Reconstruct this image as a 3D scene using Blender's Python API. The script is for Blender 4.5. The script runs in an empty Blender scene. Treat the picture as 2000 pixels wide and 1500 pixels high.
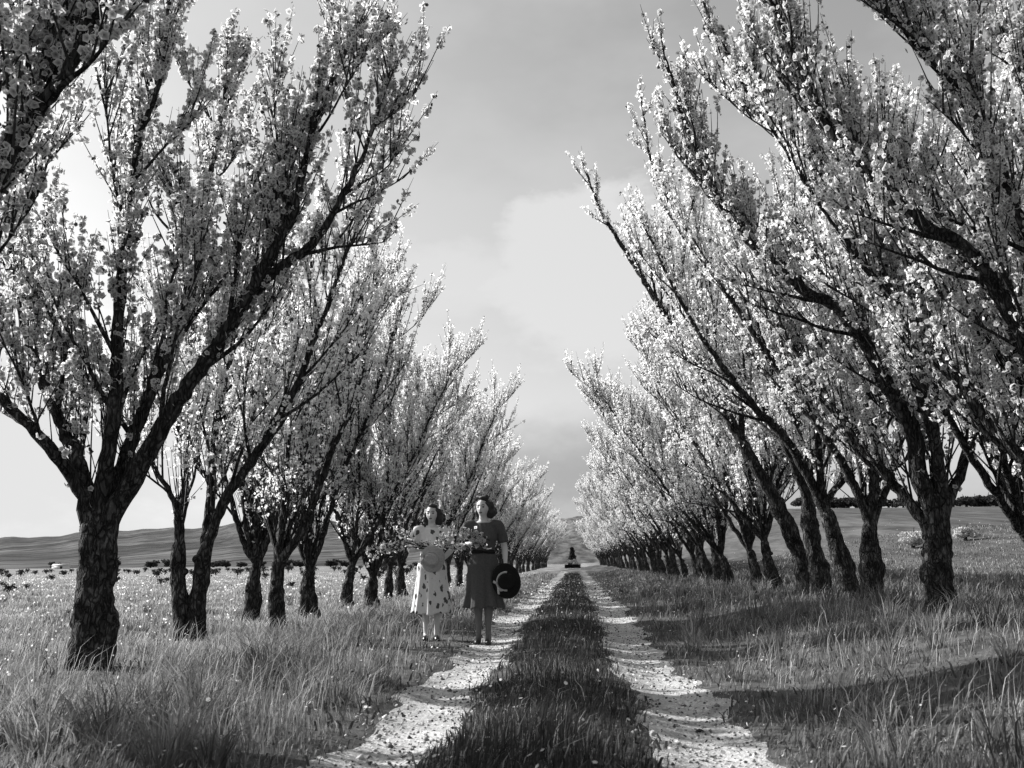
import bpy, math, random
import numpy as np
from mathutils import Vector, Matrix

R = math.radians
scene = bpy.context.scene
col = scene.collection

# ------------------------------------------------------------------ camera
cam_d = bpy.data.cameras.new('camera')
cam = bpy.data.objects.new('camera', cam_d)
col.objects.link(cam)
cam_d.sensor_width = 36.0
cam_d.lens = 36.0
cam_d.clip_start = 0.05
cam_d.clip_end = 9000
cam.matrix_world = (Matrix.Translation((0, 0, 0.92)) @ Matrix.Rotation(R(3.38), 4, 'Z')
                    @ Matrix.Rotation(R(90 + 9.87), 4, 'X') @ Matrix.Rotation(R(-0.46), 4, 'Z'))
cam_d.dof.use_dof = True
cam_d.dof.focus_distance = 14.0
cam_d.dof.aperture_fstop = 5.0
scene.camera = cam

# ------------------------------------------------------------------ light
SUN_EL, SUN_AZ = 28.0, 292.0          # azimuth clockwise from +Y (down the avenue): the sun stands to the left, a little ahead of the camera
sun_d = bpy.data.lights.new('sun', 'SUN')
sun_d.energy = 5.0
sun_d.angle = R(0.55)
sun_d.color = (1.0, 0.99, 0.98)
sun = bpy.data.objects.new('sun', sun_d)
col.objects.link(sun)
sdir = Vector((math.sin(R(SUN_AZ)) * math.cos(R(SUN_EL)), math.cos(R(SUN_AZ)) * math.cos(R(SUN_EL)), math.sin(R(SUN_EL))))
sun.rotation_euler = sdir.to_track_quat('Z', 'Y').to_euler()

world = bpy.data.worlds.new('World')
scene.world = world
world.use_nodes = True
wn, wl = world.node_tree.nodes, world.node_tree.links
wn.clear()


def wmath(op, a, b=None, c=None, clamp=False):
    n = wn.new('ShaderNodeMath')
    n.operation = op
    n.use_clamp = clamp
    for i, v in enumerate((a, b, c)):
        if v is None:
            continue
        if isinstance(v, (int, float)):
            n.inputs[i].default_value = v
        else:
            wl.new(v, n.inputs[i])
    return n.outputs[0]


sky = wn.new('ShaderNodeTexSky')
sky.sky_type = 'NISHITA'
sky.sun_disc = False
sky.sun_elevation = R(SUN_EL)
sky.sun_rotation = R(SUN_AZ)
sky.air_density = 1.0
sky.dust_density = 2.2
bw = wn.new('ShaderNodeRGBToBW')
wl.new(sky.outputs[0], bw.inputs[0])
tc = wn.new('ShaderNodeTexCoord')
sep = wn.new('ShaderNodeSeparateXYZ')
wl.new(tc.outputs['Generated'], sep.inputs[0])
az = wmath('ARCTAN2', sep.outputs[0], sep.outputs[1])
el = wmath('ARCSINE', sep.outputs[2])
comb = wn.new('ShaderNodeCombineXYZ')
wl.new(az, comb.inputs[0])
wl.new(wmath('MULTIPLY', el, 1.9), comb.inputs[1])


def wnoise(scale, detail, rough, off=0.0):
    n = wn.new('ShaderNodeTexNoise')
    n.inputs['Scale'].default_value = scale
    n.inputs['Detail'].default_value = detail
    n.inputs['Roughness'].default_value = rough
    mp = wn.new('ShaderNodeMapping')
    mp.inputs['Location'].default_value = (off, off * 0.7, 0)
    wl.new(comb.outputs[0], mp.inputs[0])
    wl.new(mp.outputs[0], n.inputs['Vector'])
    return n.outputs[0]


n_fine = wnoise(9, 7, 0.6)
n_big = wnoise(3.2, 5, 0.55, 3.7)


def cloud(a0, e0, sa, se, soft, rough):
    da = wmath('DIVIDE', wmath('SUBTRACT', az, a0), sa)
    de = wmath('DIVIDE', wmath('SUBTRACT', el, e0), se)
    d = wmath('SQRT', wmath('ADD', wmath('MULTIPLY', da, da), wmath('MULTIPLY', de, de)))
    d = wmath('ADD', d, wmath('MULTIPLY', wmath('SUBTRACT', n_fine, 0.5), rough))
    t = wmath('DIVIDE', wmath('SUBTRACT', 1.0, d), soft, clamp=True)
    return wmath('MULTIPLY', wmath('MULTIPLY', t, t), wmath('SUBTRACT', 3.0, wmath('MULTIPLY', t, 2.0)))


clouds = wmath('MULTIPLY', cloud(0.03, 0.28, 0.14, 0.11, 0.36, 1.15), 0.85)                       # the white heap over the avenue
clouds = wmath('MAXIMUM', clouds, wmath('MULTIPLY', cloud(-0.11, 0.28, 0.16, 0.06, 0.8, 1.6), 0.7))
clouds = wmath('MAXIMUM', clouds, cloud(-0.55, 0.10, 0.50, 0.20, 0.7, 1.0))   # veil low on the left
clouds = wmath('MAXIMUM', clouds, wmath('MULTIPLY', cloud(0.55, 0.2, 0.4, 0.2, 0.8, 1.3), 0.8))
scatter = wmath('DIVIDE', wmath('SUBTRACT', n_big, 0.44), 0.22, clamp=True)
clouds = wmath('MAXIMUM', clouds, wmath('MULTIPLY', scatter, 0.30))
SKY_GAIN, CLOUD = 0.70, 3.3
base = wmath('ADD', wmath('MULTIPLY', bw.outputs[0], SKY_GAIN), 0.3)
# mix(base, CLOUD, clouds)
mixd = wmath('ADD', wmath('MULTIPLY', base, wmath('SUBTRACT', 1.0, clouds)), wmath('MULTIPLY', clouds, CLOUD))
bank = wmath('MULTIPLY', cloud(0.04, 0.085, 0.30, 0.075, 0.9, 0.8), 0.43)      # grey bank low over the end of the avenue
mixd = wmath('MULTIPLY', mixd, wmath('SUBTRACT', 1.0, bank))
bg = wn.new('ShaderNodeBackground')
bg.inputs['Strength'].default_value = 0.12
wl.new(mixd, bg.inputs['Color'])
wo = wn.new('ShaderNodeOutputWorld')
wl.new(bg.outputs[0], wo.inputs['Surface'])

scene.view_settings.view_transform = 'Standard'
scene.view_settings.look = 'None'
scene.view_settings.gamma = 1.0
scene.view_settings.exposure = 1.0
scene.view_settings.use_curve_mapping = False
scene.cycles.max_bounces = 10
scene.cycles.diffuse_bounces = 6
scene.cycles.glossy_bounces = 2
scene.cycles.transmission_bounces = 8
scene.cycles.filter_width = 1.45

rng = np.random.default_rng(7)


# ------------------------------------------------------------------ helpers
def make_mesh(name, verts, faces, attrs=None, mats=None, smooth=False, fmat=None):
    """verts (N,3); faces: list of integer arrays (F,3) or (F,4)."""
    me = bpy.data.meshes.new(name)
    verts = np.asarray(verts, np.float32)
    faces = [np.asarray(f, np.int32) for f in faces if len(f)]
    me.vertices.add(len(verts))
    me.vertices.foreach_set('co', verts.ravel())
    loops = np.concatenate([f.ravel() for f in faces])
    tot = np.concatenate([np.full(len(f), f.shape[1], np.int32) for f in faces])
    start = np.concatenate([[0], np.cumsum(tot)[:-1]]).astype(np.int32)
    me.loops.add(len(loops))
    me.loops.foreach_set('vertex_index', loops)
    me.polygons.add(len(tot))
    me.polygons.foreach_set('loop_start', start)
    me.polygons.foreach_set('loop_total', tot)
    if smooth:
        me.polygons.foreach_set('use_smooth', np.ones(len(tot), bool))
    for m in mats or []:
        me.materials.append(m)
    if fmat is not None:
        me.polygons.foreach_set('material_index', np.asarray(fmat, np.int32))
    for k, v in (attrs or {}).items():
        a = me.attributes.new(k, 'FLOAT', 'POINT')
        a.data.foreach_set('value', np.asarray(v, np.float32))
    me.update(calc_edges=True)
    me.validate()
    return me


def link(name, data, parent=None, loc=None):
    o = bpy.data.objects.new(name, data)
    col.objects.link(o)
    if parent is not None:
        o.parent = parent
    if loc is not None:
        o.location = loc
    return o


def tag(o, label=None, cat=None, group=None, kind=None):
    if label:
        o['label'] = label
    if cat:
        o['category'] = cat
    if group:
        o['group'] = group
    if kind:
        o['kind'] = kind
    return o


class MB:
    """collects verts and faces for one mesh"""

    def __init__(self):
        self.v, self.f, self.n = [], [], 0

    def add(self, v, *faces):
        v = np.asarray(v, float)
        for f in faces:
            f = np.asarray(f, int)
            if len(f):
                self.f.append(f + self.n)
        self.v.append(v)
        self.n += len(v)

    def mesh(self, name, mats, smooth=True, attrs=None):
        return make_mesh(name, np.concatenate(self.v), self.f, attrs, mats, smooth)


def frames(pts):
    pts = np.asarray(pts, float)
    t = np.gradient(pts, axis=0)
    t /= np.linalg.norm(t, axis=1)[:, None] + 1e-9
    ref = np.array([0.31, 0.95, 0.05]) if abs(t[0, 1]) < 0.8 else np.array([1.0, 0.1, 0.1])
    a = np.cross(t, ref)
    a /= np.linalg.norm(a, axis=1)[:, None] + 1e-9
    b = np.cross(t, a)
    return t, a, b


def tube(pts, rad, k=8, cap=True, lump=0.0, g=None, squash=1.0):
    pts = np.asarray(pts, float)
    n = len(pts)
    rad = np.broadcast_to(np.asarray(rad, float), (n,))
    t, a, b = frames(pts)
    th = np.arange(k) * 2 * np.pi / k
    rr = rad[:, None] * np.ones((1, k))
    if lump and g is not None:
        ph = g.uniform(0, 6.28, 6)
        s = np.linspace(0, 1, n)[:, None] * n
        rr = rr * (1 + lump * (0.6 * np.sin(3 * th + ph[0] + 0.35 * s) + 0.4 * np.sin(5 * th + ph[1] - 0.5 * s)
                               + 0.5 * np.sin(0.9 * s + 2 * th + ph[2]) + 0.6 * g.normal(0, 0.5, rr.shape)))
    v = pts[:, None, :] + rr[:, :, None] * (np.cos(th)[None, :, None] * a[:, None, :] + squash * np.sin(th)[None, :, None] * b[:, None, :])
    v = v.reshape(-1, 3)
    i = np.arange(n - 1)[:, None] * k
    j = np.arange(k)[None, :]
    j2 = (j + 1) % k
    q = np.stack([i + j, i + j2, i + k + j2, i + k + j], -1).reshape(-1, 4)
    if not cap:
        return v, q
    v = np.vstack([v, pts[0], pts[-1]])
    c0, c1 = n * k, n * k + 1
    jj = np.arange(k)
    t0 = np.stack([np.full(k, c0), (jj + 1) % k, jj], 1)
    t1 = np.stack([np.full(k, c1), (n - 1) * k + jj, (n - 1) * k + (jj + 1) % k], 1)
    return v, q, np.vstack([t0, t1])


def resample(pts, step):
    """smooth polyline through pts at about the given step (Catmull-Rom)"""
    p = np.asarray(pts, float)
    if len(p) < 3:
        n = max(2, int(np.linalg.norm(p[-1] - p[0]) / step) + 1)
        return p[0] + (p[-1] - p[0]) * np.linspace(0, 1, n)[:, None]
    q = np.vstack([2 * p[0] - p[1], p, 2 * p[-1] - p[-2]])
    out = []
    for i in range(1, len(q) - 2):
        n = max(1, int(np.linalg.norm(q[i + 1] - q[i]) / step + 0.5))
        t = (np.arange(n) / n)[:, None]
        a, b, c, d = q[i - 1], q[i], q[i + 1], q[i + 2]
        out.append(0.5 * (2 * b + (c - a) * t + (2 * a - 5 * b + 4 * c - d) * t * t + (3 * b - a - 3 * c + d) * t ** 3))
    out.append(p[-1:])
    return np.vstack(out)


def unit(v):
    v = np.asarray(v, float)
    return v / (np.linalg.norm(v, axis=-1, keepdims=True) + 1e-12)


# ------------------------------------------------------------------ materials (a black-and-white photograph: greys)
def new_mat(name):
    m = bpy.data.materials.new(name)
    m.use_nodes = True
    nt = m.node_tree
    nt.nodes.clear()
    out = nt.nodes.new('ShaderNodeOutputMaterial')
    return m, nt.nodes, nt.links, out


def ramp(nodes, links, fac, stops):
    r = nodes.new('ShaderNodeValToRGB')
    while len(r.color_ramp.elements) < len(stops):
        r.color_ramp.elements.new(0.5)
    for e, (p, c) in zip(r.color_ramp.elements, stops):
        e.position = p
        e.color = (c, c, c, 1)
    links.new(fac, r.inputs[0])
    return r.outputs[0]


def noise(nodes, links, scale, detail=4, rough=0.6, coord='Object', stretch=None):
    t = nodes.new('ShaderNodeTexCoord')
    n = nodes.new('ShaderNodeTexNoise')
    n.inputs['Scale'].default_value = scale
    n.inputs['Detail'].default_value = detail
    n.inputs['Roughness'].default_value = rough
    src = t.outputs[coord]
    if stretch:
        mp = nodes.new('ShaderNodeMapping')
        mp.inputs['Scale'].default_value = stretch
        links.new(src, mp.inputs[0])
        src = mp.outputs[0]
    links.new(src, n.inputs['Vector'])
    return n.outputs[0]


def solid(name, lo, hi, scale=8, rough=0.8, bump=0.0, bscale=30, stretch=None, spec=0.3, coord='Object'):
    m, n, l, out = new_mat(name)
    p = n.new('ShaderNodeBsdfPrincipled')
    p.inputs['Roughness'].default_value = rough
    p.inputs['Specular IOR Level'].default_value = spec
    f = noise(n, l, scale, 5, 0.65, coord, stretch)
    l.new(ramp(n, l, f, [(0.3, lo), (0.7, hi)]), p.inputs['Base Color'])
    if bump:
        b = n.new('ShaderNodeBump')
        b.inputs['Strength'].default_value = bump
        b.inputs['Distance'].default_value = 0.02
        l.new(noise(n, l, bscale, 6, 0.7, coord, stretch), b.inputs['Height'])
        l.new(b.outputs[0], p.inputs['Normal'])
    l.new(p.outputs[0], out.inputs['Surface'])
    return m


def leafy(name, trans, gain=1.0, lo=None):
    """thin petals or blades: colour from the 'tone' attribute, part of the light passes through"""
    m, n, l, out = new_mat(name)
    a = n.new('ShaderNodeAttribute')
    a.attribute_name = 'tone'
    d = n.new('ShaderNodeBsdfDiffuse')
    t = n.new('ShaderNodeBsdfTranslucent')
    mx = n.new('ShaderNodeMixShader')
    mx.inputs[0].default_value = trans
    l.new(a.outputs['Fac'], d.inputs['Color'])
    l.new(a.outputs['Fac'], t.inputs['Color'])
    l.new(d.outputs[0], mx.inputs[1])
    l.new(t.outputs[0], mx.inputs[2])
    l.new(mx.outputs[0], out.inputs['Surface'])
    return m




def bark_mat():
    m, n, l, out = new_mat('bark')
    p = n.new('ShaderNodeBsdfPrincipled')
    p.inputs['Roughness'].default_value = 0.95
    p.inputs['Specular IOR Level'].default_value = 0.08
    fa = noise(n, l, 9, 6, 0.7, 'Object', (1, 1, 0.55))
    t = n.new('ShaderNodeTexCoord')
    mp = n.new('ShaderNodeMapping')
    mp.inputs['Scale'].default_value = (1, 1, 0.32)
    l.new(t.outputs['Object'], mp.inputs[0])
    nz = n.new('ShaderNodeTexNoise')
    nz.inputs['Scale'].default_value = 14
    l.new(mp.outputs[0], nz.inputs['Vector'])
    ad = n.new('ShaderNodeMixRGB')
    ad.inputs[0].default_value = 0.10
    l.new(mp.outputs[0], ad.inputs[1])
    l.new(nz.outputs['Color'], ad.inputs[2])
    vo = n.new('ShaderNodeTexVoronoi')                    # plates of bark parted by fissures
    vo.feature = 'DISTANCE_TO_EDGE'
    vo.inputs['Scale'].default_value = 24
    l.new(ad.outputs[0], vo.inputs['Vector'])
    plate = ramp(n, l, vo.outputs['Distance'], [(0.0, 0.0), (0.22, 1.0)])
    c = ramp(n, l, fa, [(0.32, 0.028), (0.52, 0.07), (0.72, 0.21)])
    mx = n.new('ShaderNodeMix')
    mx.data_type = 'RGBA'
    mx.blend_type = 'MULTIPLY'
    mx.inputs['Factor'].default_value = 0.68
    l.new(c, mx.inputs['A'])
    l.new(plate, mx.inputs['B'])
    l.new(mx.outputs['Result'], p.inputs['Base Color'])
    hgt = n.new('ShaderNodeMath')
    hgt.operation = 'ADD'
    l.new(plate, hgt.inputs[0])
    l.new(fa, hgt.inputs[1])
    b = n.new('ShaderNodeBump')
    b.inputs['Strength'].default_value = 1.0
    b.inputs['Distance'].default_value = 0.03
    l.new(hgt.outputs[0], b.inputs['Height'])
    l.new(b.outputs[0], p.inputs['Normal'])
    l.new(p.outputs[0], out.inputs['Surface'])
    return m


M_bark = bark_mat()
M_twig = solid('twig bark', 0.012, 0.045, 14, 0.8, 0, 30, None, 0.25)
M_petal = leafy('petals', 0.56)
M_grass = leafy('grass blades', 0.35)
M_leaf = leafy('dark leaves', 0.2)


# ------------------------------------------------------------------ the ground
def sstep(a, b, x):
    t = np.clip((np.asarray(x, float) - a) / (b - a), 0, 1)
    return t * t * (3 - 2 * t)


def wob(x, y):
    return (np.sin(1.7 * x + 0.6 * y) * np.cos(0.9 * y - 0.5 * x) + 0.6 * np.sin(3.1 * x - 1.3 * y + 1.2) + 0.5 * np.sin(0.43 * y + 2.1 * x + 4)) / 2.1


RUT_L, RUT_R = -1.0, 0.66


def rut_c(y, side):
    y = np.asarray(y, float)
    w = 0.05 * np.sin(0.31 * y + side) + 0.03 * np.sin(0.83 * y + 2 * side)
    return (RUT_L if side < 0 else RUT_R) + w


def ground(x, y):
    x, y = np.broadcast_arrays(np.asarray(x, float), np.asarray(y, float))
    z = 0.33 * sstep(1.3, 3.8, x)
    z = z + 0.062 * np.clip(y - 30, 0, 152) * sstep(6, 30, x) * (1 - 0.6 * sstep(400, 1500, y))
    near = 1 - sstep(60, 160, y)
    for sd in (-1, 1):
        d = (x - rut_c(y, sd)) / 0.27
        z = z - 0.055 * np.exp(-d * d) * near
    z = z + 0.035 * np.exp(-((x + 0.15) / 0.45) ** 2) * near
    z = z + 0.03 * wob(x, y) * near * (0.3 + 0.7 * np.clip(np.abs(x + 0.15) / 3, 0, 1))
    z = z + 0.25 * np.sin(x * 0.021 + 1) * np.sin(y * 0.017) * sstep(50, 200, y)
    return z


def axis(a, fine_lo, fine_hi, step, hi, grow):
    pos = list(np.arange(fine_lo, fine_hi + 1e-6, step))
    s, v = step, fine_hi
    while v < hi:
        s *= grow
        v += s
        pos.append(v)
    neg = []
    s, v = step, fine_lo
    while v > a:
        s *= grow
        v -= s
        neg.append(v)
    return np.array(neg[::-1] + pos)


xs = axis(-3500, -2.2, 2.0, 0.08, 3500, 1.14)
ys = axis(-40, 3.5, 22, 0.18, 4200, 1.06)
gx, gy = np.meshgrid(xs, ys)
gv = np.stack([gx.ravel(), gy.ravel(), ground(gx, gy).ravel()], 1)
nx, ny = len(xs), len(ys)
ii = (np.arange(ny - 1)[:, None] * nx + np.arange(nx - 1)[None, :]).ravel()
gq = np.stack([ii, ii + 1, ii + nx + 1, ii + nx], 1)

m, n, l, out = new_mat('grassy soil')
p = n.new('ShaderNodeBsdfPrincipled')
p.inputs['Roughness'].default_value = 1.0
p.inputs['Specular IOR Level'].default_value = 0.05
tcn = n.new('ShaderNodeTexCoord')
sx = n.new('ShaderNodeSeparateXYZ')
l.new(tcn.outputs['Object'], sx.inputs[0])
f1 = noise(n, l, 0.55, 8, 0.75, 'Object', (1, 0.14, 1))
f2 = noise(n, l, 3.0, 6, 0.7)
near_c = ramp(n, l, f2, [(0.3, 0.035), (0.72, 0.13)])
far_c = ramp(n, l, f1, [(0.36, 0.09), (0.5, 0.19), (0.64, 0.30)])
mr = n.new('ShaderNodeMapRange')
mr.inputs['From Min'].default_value = 25
mr.inputs['From Max'].default_value = 60
l.new(sx.outputs[1], mr.inputs['Value'])
mx = n.new('ShaderNodeMix')
mx.data_type = 'RGBA'
l.new(mr.outputs[0], mx.inputs['Factor'])
l.new(near_c, mx.inputs['A'])
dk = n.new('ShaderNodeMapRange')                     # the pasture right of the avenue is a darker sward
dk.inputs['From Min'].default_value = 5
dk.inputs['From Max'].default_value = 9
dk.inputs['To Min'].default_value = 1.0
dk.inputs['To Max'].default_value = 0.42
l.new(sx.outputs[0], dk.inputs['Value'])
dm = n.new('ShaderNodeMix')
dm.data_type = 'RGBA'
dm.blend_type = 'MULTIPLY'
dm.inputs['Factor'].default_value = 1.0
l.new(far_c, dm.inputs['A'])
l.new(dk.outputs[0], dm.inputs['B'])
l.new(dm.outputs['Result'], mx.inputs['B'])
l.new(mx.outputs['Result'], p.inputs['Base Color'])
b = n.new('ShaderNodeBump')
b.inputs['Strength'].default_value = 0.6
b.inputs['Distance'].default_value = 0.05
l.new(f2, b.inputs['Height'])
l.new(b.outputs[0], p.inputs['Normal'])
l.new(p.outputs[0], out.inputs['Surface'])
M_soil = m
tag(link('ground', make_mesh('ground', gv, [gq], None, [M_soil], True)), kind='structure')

# wheel tracks: two pale gravelly ruts with ragged edges, a little above the sheet below
m, n, l, out = new_mat('pale track')
p = n.new('ShaderNodeBsdfPrincipled')
p.inputs['Roughness'].default_value = 0.95
p.inputs['Specular IOR Level'].default_value = 0.1
fa = noise(n, l, 3.2, 7, 0.72, 'Object', (1, 0.6, 1))
fb = noise(n, l, 42, 4, 0.7)
ca = ramp(n, l, fa, [(0.30, 0.20), (0.44, 0.46), (0.62, 0.64)])
cb = ramp(n, l, fb, [(0.36, 0.35), (0.56, 1.0)])
mx = n.new('ShaderNodeMix')
mx.data_type = 'RGBA'
mx.blend_type = 'MULTIPLY'
mx.inputs['Factor'].default_value = 0.8
l.new(ca, mx.inputs['A'])
l.new(cb, mx.inputs['B'])
l.new(mx.outputs['Result'], p.inputs['Base Color'])
b = n.new('ShaderNodeBump')
b.inputs['Strength'].default_value = 0.8
b.inputs['Distance'].default_value = 0.03
l.new(fb, b.inputs['Height'])
l.new(b.outputs[0], p.inputs['Normal'])
l.new(p.outputs[0], out.inputs['Surface'])
M_track = m


def rut_half(y, side, edge):
    y = np.asarray(y, float)
    return (0.29 if side < 0 else 0.31) + 0.05 * np.sin(1.9 * y + side * 2 + edge) + 0.04 * np.sin(4.7 * y + edge * 3) + 0.02 * np.sin(11 * y + edge)


for sd in (-1, 1):
    yy = np.concatenate([np.arange(2.0, 30, 0.12), np.arange(30, 98, 0.5)])
    c = rut_c(yy, sd)
    lo, hi = c - rut_half(yy, sd, 1), c + rut_half(yy, sd, 4)
    u = np.linspace(0, 1, 13)
    X = lo[:, None] + (hi - lo)[:, None] * u
    Y = yy[:, None] + 0 * X
    Z = ground(X, Y) + 0.012 * np.sin(np.pi * u)[None, :] ** 0.5 - 0.004 + 0.004 * wob(X * 6, Y * 6)
    v = np.stack([X.ravel(), Y.ravel(), Z.ravel()], 1)
    k = 13
    i0 = (np.arange(len(yy) - 1)[:, None] * k + np.arange(k - 1)[None, :]).ravel()
    q = np.stack([i0, i0 + 1, i0 + k + 1, i0 + k], 1)
    tag(link('wheel_track', make_mesh('wheel_track', v, [q], None, [M_track], True)), kind='structure')

# far hills: one height field in polar steps, from the left horizon round to the right
azs = np.radians(np.linspace(-75, 75, 420))
ds = np.array([330, 420, 520, 640, 760, 900, 1050, 1250, 1450, 1700, 2000, 2300, 2600])
A, D = np.meshgrid(azs, ds, indexing='ij')
tanA = np.degrees(A)
crest = np.interp(tanA, [-75, -32, -29, -26, -22, -18, -10, 0, 10, 30, 75], [0.020, 0.022, 0.026, 0.029, 0.033, 0.039, 0.042, 0.0425, 0.044, 0.05, 0.05])
crest = crest + 0.0012 * np.sin(A * 41) + 0.0008 * np.sin(A * 97 + 1) + 0.0005 * np.sin(A * 230)
low = crest * 0.55 + 0.003 * np.sin(A * 9 + 2)
prof = np.interp(D, [330, 640, 900, 1250, 1700, 2000, 2600], [0, 0.22, 0.45, 0.55, 0.9, 1.0, 0.6])
H = crest * prof * D + 0.0012 * D * np.sin(A * 23 + D * 0.004) * np.clip((D - 400) / 600, 0, 1) * (D < 1900) - 1.2 * (D < 340)
v = np.stack([(D * np.sin(A)).ravel(), (D * np.cos(A)).ravel(), H.ravel()], 1)
na, nd = A.shape
i0 = (np.arange(na - 1)[:, None] * nd + np.arange(nd - 1)[None, :]).ravel()
q = np.stack([i0, i0 + 1, i0 + nd + 1, i0 + nd], 1)[:, ::-1]
m, n, l, out = new_mat('hill pasture')
p = n.new('ShaderNodeBsdfDiffuse')
fa = noise(n, l, 0.012, 7, 0.7, 'Object', (1, 0.06, 1.5))
fb = noise(n, l, 0.11, 5, 0.7, 'Object', (1, 0.06, 1.5))
vo = n.new('ShaderNodeTexVoronoi')
vo.inputs['Scale'].default_value = 0.010
t = n.new('ShaderNodeTexCoord')
mp = n.new('ShaderNodeMapping')
mp.inputs['Scale'].default_value = (1, 0.09, 1)
l.new(t.outputs['Object'], mp.inputs[0])
l.new(mp.outputs[0], vo.inputs['Vector'])
s = n.new('ShaderNodeSeparateColor')
l.new(vo.outputs['Color'], s.inputs[0])
c0 = ramp(n, l, fa, [(0.35, 0.07), (0.62, 0.135)])
c1 = ramp(n, l, s.outputs[0], [(0.0, 0.72), (1.0, 1.28)])
c2 = ramp(n, l, fb, [(0.40, 0.45), (0.6, 1.25)])
prev = c0
for c in (c1, c2):
    mx = n.new('ShaderNodeMix')
    mx.data_type = 'RGBA'
    mx.blend_type = 'MULTIPLY'
    mx.inputs['Factor'].default_value = 1.0
    l.new(prev, mx.inputs['A'])
    l.new(c, mx.inputs['B'])
    prev = mx.outputs['Result']
l.new(prev, p.inputs['Color'])
l.new(p.outputs[0], out.inputs['Surface'])
tag(link('hills', make_mesh('hills', v, [q], None, [m], True)), kind='structure')


# ------------------------------------------------------------------ grass, flowers, fallen petals
def blades(x, y, h, w, lean, ang, tone, face):
    """curved three-triangle blades"""
    z = ground(x, y) - 0.01
    nb = len(x)
    cx, sy_ = np.cos(face), np.sin(face)
    side = np.stack([cx, sy_, 0 * cx], 1) * (w * 0.5)[:, None]
    ld = np.stack([np.cos(ang), np.sin(ang)], 1)
    base = np.stack([x, y, z], 1)
    mid = base + np.concatenate([ld * (lean * 0.32 * h)[:, None], (0.60 * h)[:, None]], 1)
    tip = base + np.concatenate([ld * (lean * h)[:, None], (h * np.sqrt(np.clip(1 - 0.55 * lean ** 2, 0.1, 1)))[:, None]], 1)
    v = np.stack([base - side, base + side, mid - side * 0.8, mid + side * 0.8, tip], 1).reshape(-1, 3)
    i = np.arange(nb)[:, None] * 5
    q = i + np.array([[0, 1, 3, 2]])
    t = i + np.array([[2, 3, 4]])
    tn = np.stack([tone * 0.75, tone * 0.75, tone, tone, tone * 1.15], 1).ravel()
    return v, q, t, tn


def in_rut(x, y):
    r = np.zeros(len(x), bool)
    for sd in (-1, 1):
        d = x - rut_c(y, sd)
        k_ = np.random.default_rng(len(x)).uniform(0.66, 1.04, len(x))
        r |= (d > -rut_half(y, sd, 1) * k_) & (d < rut_half(y, sd, 4) * k_)
    return r


def sow(nb, y0, y1, g, power=-0.5, xl=None, xr=None):
    u = g.uniform(0, 1, nb)
    e = power + 1
    y = (y0 ** e + u * (y1 ** e - y0 ** e)) ** (1 / e)
    lo = -0.60 * y - 0.8 if xl is None else np.maximum(-0.60 * y - 0.8, xl)
    hi = 0.50 * y + 0.8 if xr is None else np.minimum(0.50 * y + 0.8, xr)
    return lo + g.uniform(0, 1, nb) * (hi - lo), y


def clump(x, y):
    return 0.5 + 0.5 * (np.sin(2.3 * x + 1.1 * y) * np.sin(1.9 * y - 1.3 * x + 1) * 0.6 + 0.4 * np.sin(5.3 * x + 3 * np.sin(2.2 * y)) * np.sin(4.1 * y + x))


g = np.random.default_rng(11)
N = 235000
x, y = sow(N, 3.8, 78, g, -0.68)
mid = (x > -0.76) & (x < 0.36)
vb = -3.1 + 0.5 * np.sin(1.1 * y) + g.normal(0, 0.25, N)
left_verge = (x < -1.3) & (x > vb)
left_far = x <= vb
right = x > 1.0
cl = clump(x, y)
h = np.where(mid, 0.085 + 0.12 * cl, np.where(left_verge, 0.06 + 0.16 * cl, np.where(left_far, 0.05 + 0.10 * cl, 0.05 + 0.15 * cl)))
h *= g.uniform(0.35, 1.2, N)
edge = np.minimum(np.abs(x - RUT_L), np.abs(x - RUT_R))
h *= 0.55 + 0.45 * sstep(0.25, 0.7, edge)
r = in_rut(x, y)
keep = ~r | (g.uniform(0, 1, N) < 0.10)
h = np.where(r, h * 0.35, h)
keep &= g.uniform(0, 1, N) < np.where(mid, 1.0, 0.35 + 0.65 * cl)
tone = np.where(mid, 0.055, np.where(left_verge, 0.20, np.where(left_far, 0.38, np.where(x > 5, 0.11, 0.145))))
dry = g.uniform(0, 1, N) < np.where(mid, 0.06, np.where(left_far, 0.45, 0.24))
tone = np.where(dry, g.uniform(0.30, 0.50, N), tone * g.uniform(0.55, 1.5, N))
far = np.maximum(1, y / 11)
w = 0.0058 * far * g.uniform(0.6, 1.5, N)
def flow(x_, y_):
    return 0.5 + 1.3 * np.sin(0.9 * x_ + 0.5 * y_) + 1.1 * np.sin(1.7 * y_ - 1.1 * x_ + 2) + 0.8 * np.sin(3.7 * x_ + 2.9 * y_)


lean = np.clip(np.abs(g.normal(0.5 + 0.25 * np.sin(1.3 * x + 2.1 * y), 0.28, N)), 0, 1.15)
ang = flow(x, y) + g.normal(0, 0.75, N)
feet = np.exp(-((x + 1.75) / 0.55) ** 2) * sstep(9.8, 11.2, y) * sstep(14.0, 13.2, y)
h = h * (1 - 0.62 * feet)
h = h * (1 - 0.6 * np.exp(-((x + 4.2) / 0.9) ** 2) * sstep(6.5, 7.6, y) * sstep(10.2, 9.4, y))
h = h * (1 - 0.5 * np.exp(-((x - 2.6) / 1.1) ** 2) * sstep(10.5, 8.5, y))
patch = 0.5 + 0.5 * np.sin(0.8 * x + 1.7 * np.sin(0.5 * y)) * np.sin(0.9 * y - 0.7 * x)
tone = tone * (0.72 + 0.56 * patch)
streak = np.sin(1.9 * y + 1.6 * np.sin(0.33 * x) + 0.8 * np.sin(0.9 * x)) * np.sin(0.7 * x + 0.9 * np.sin(0.6 * y) + 1)
tone = np.where(left_far, tone * (1 + 0.55 * streak * sstep(9, 16, y)), tone)       # rough rows of low plants
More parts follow.
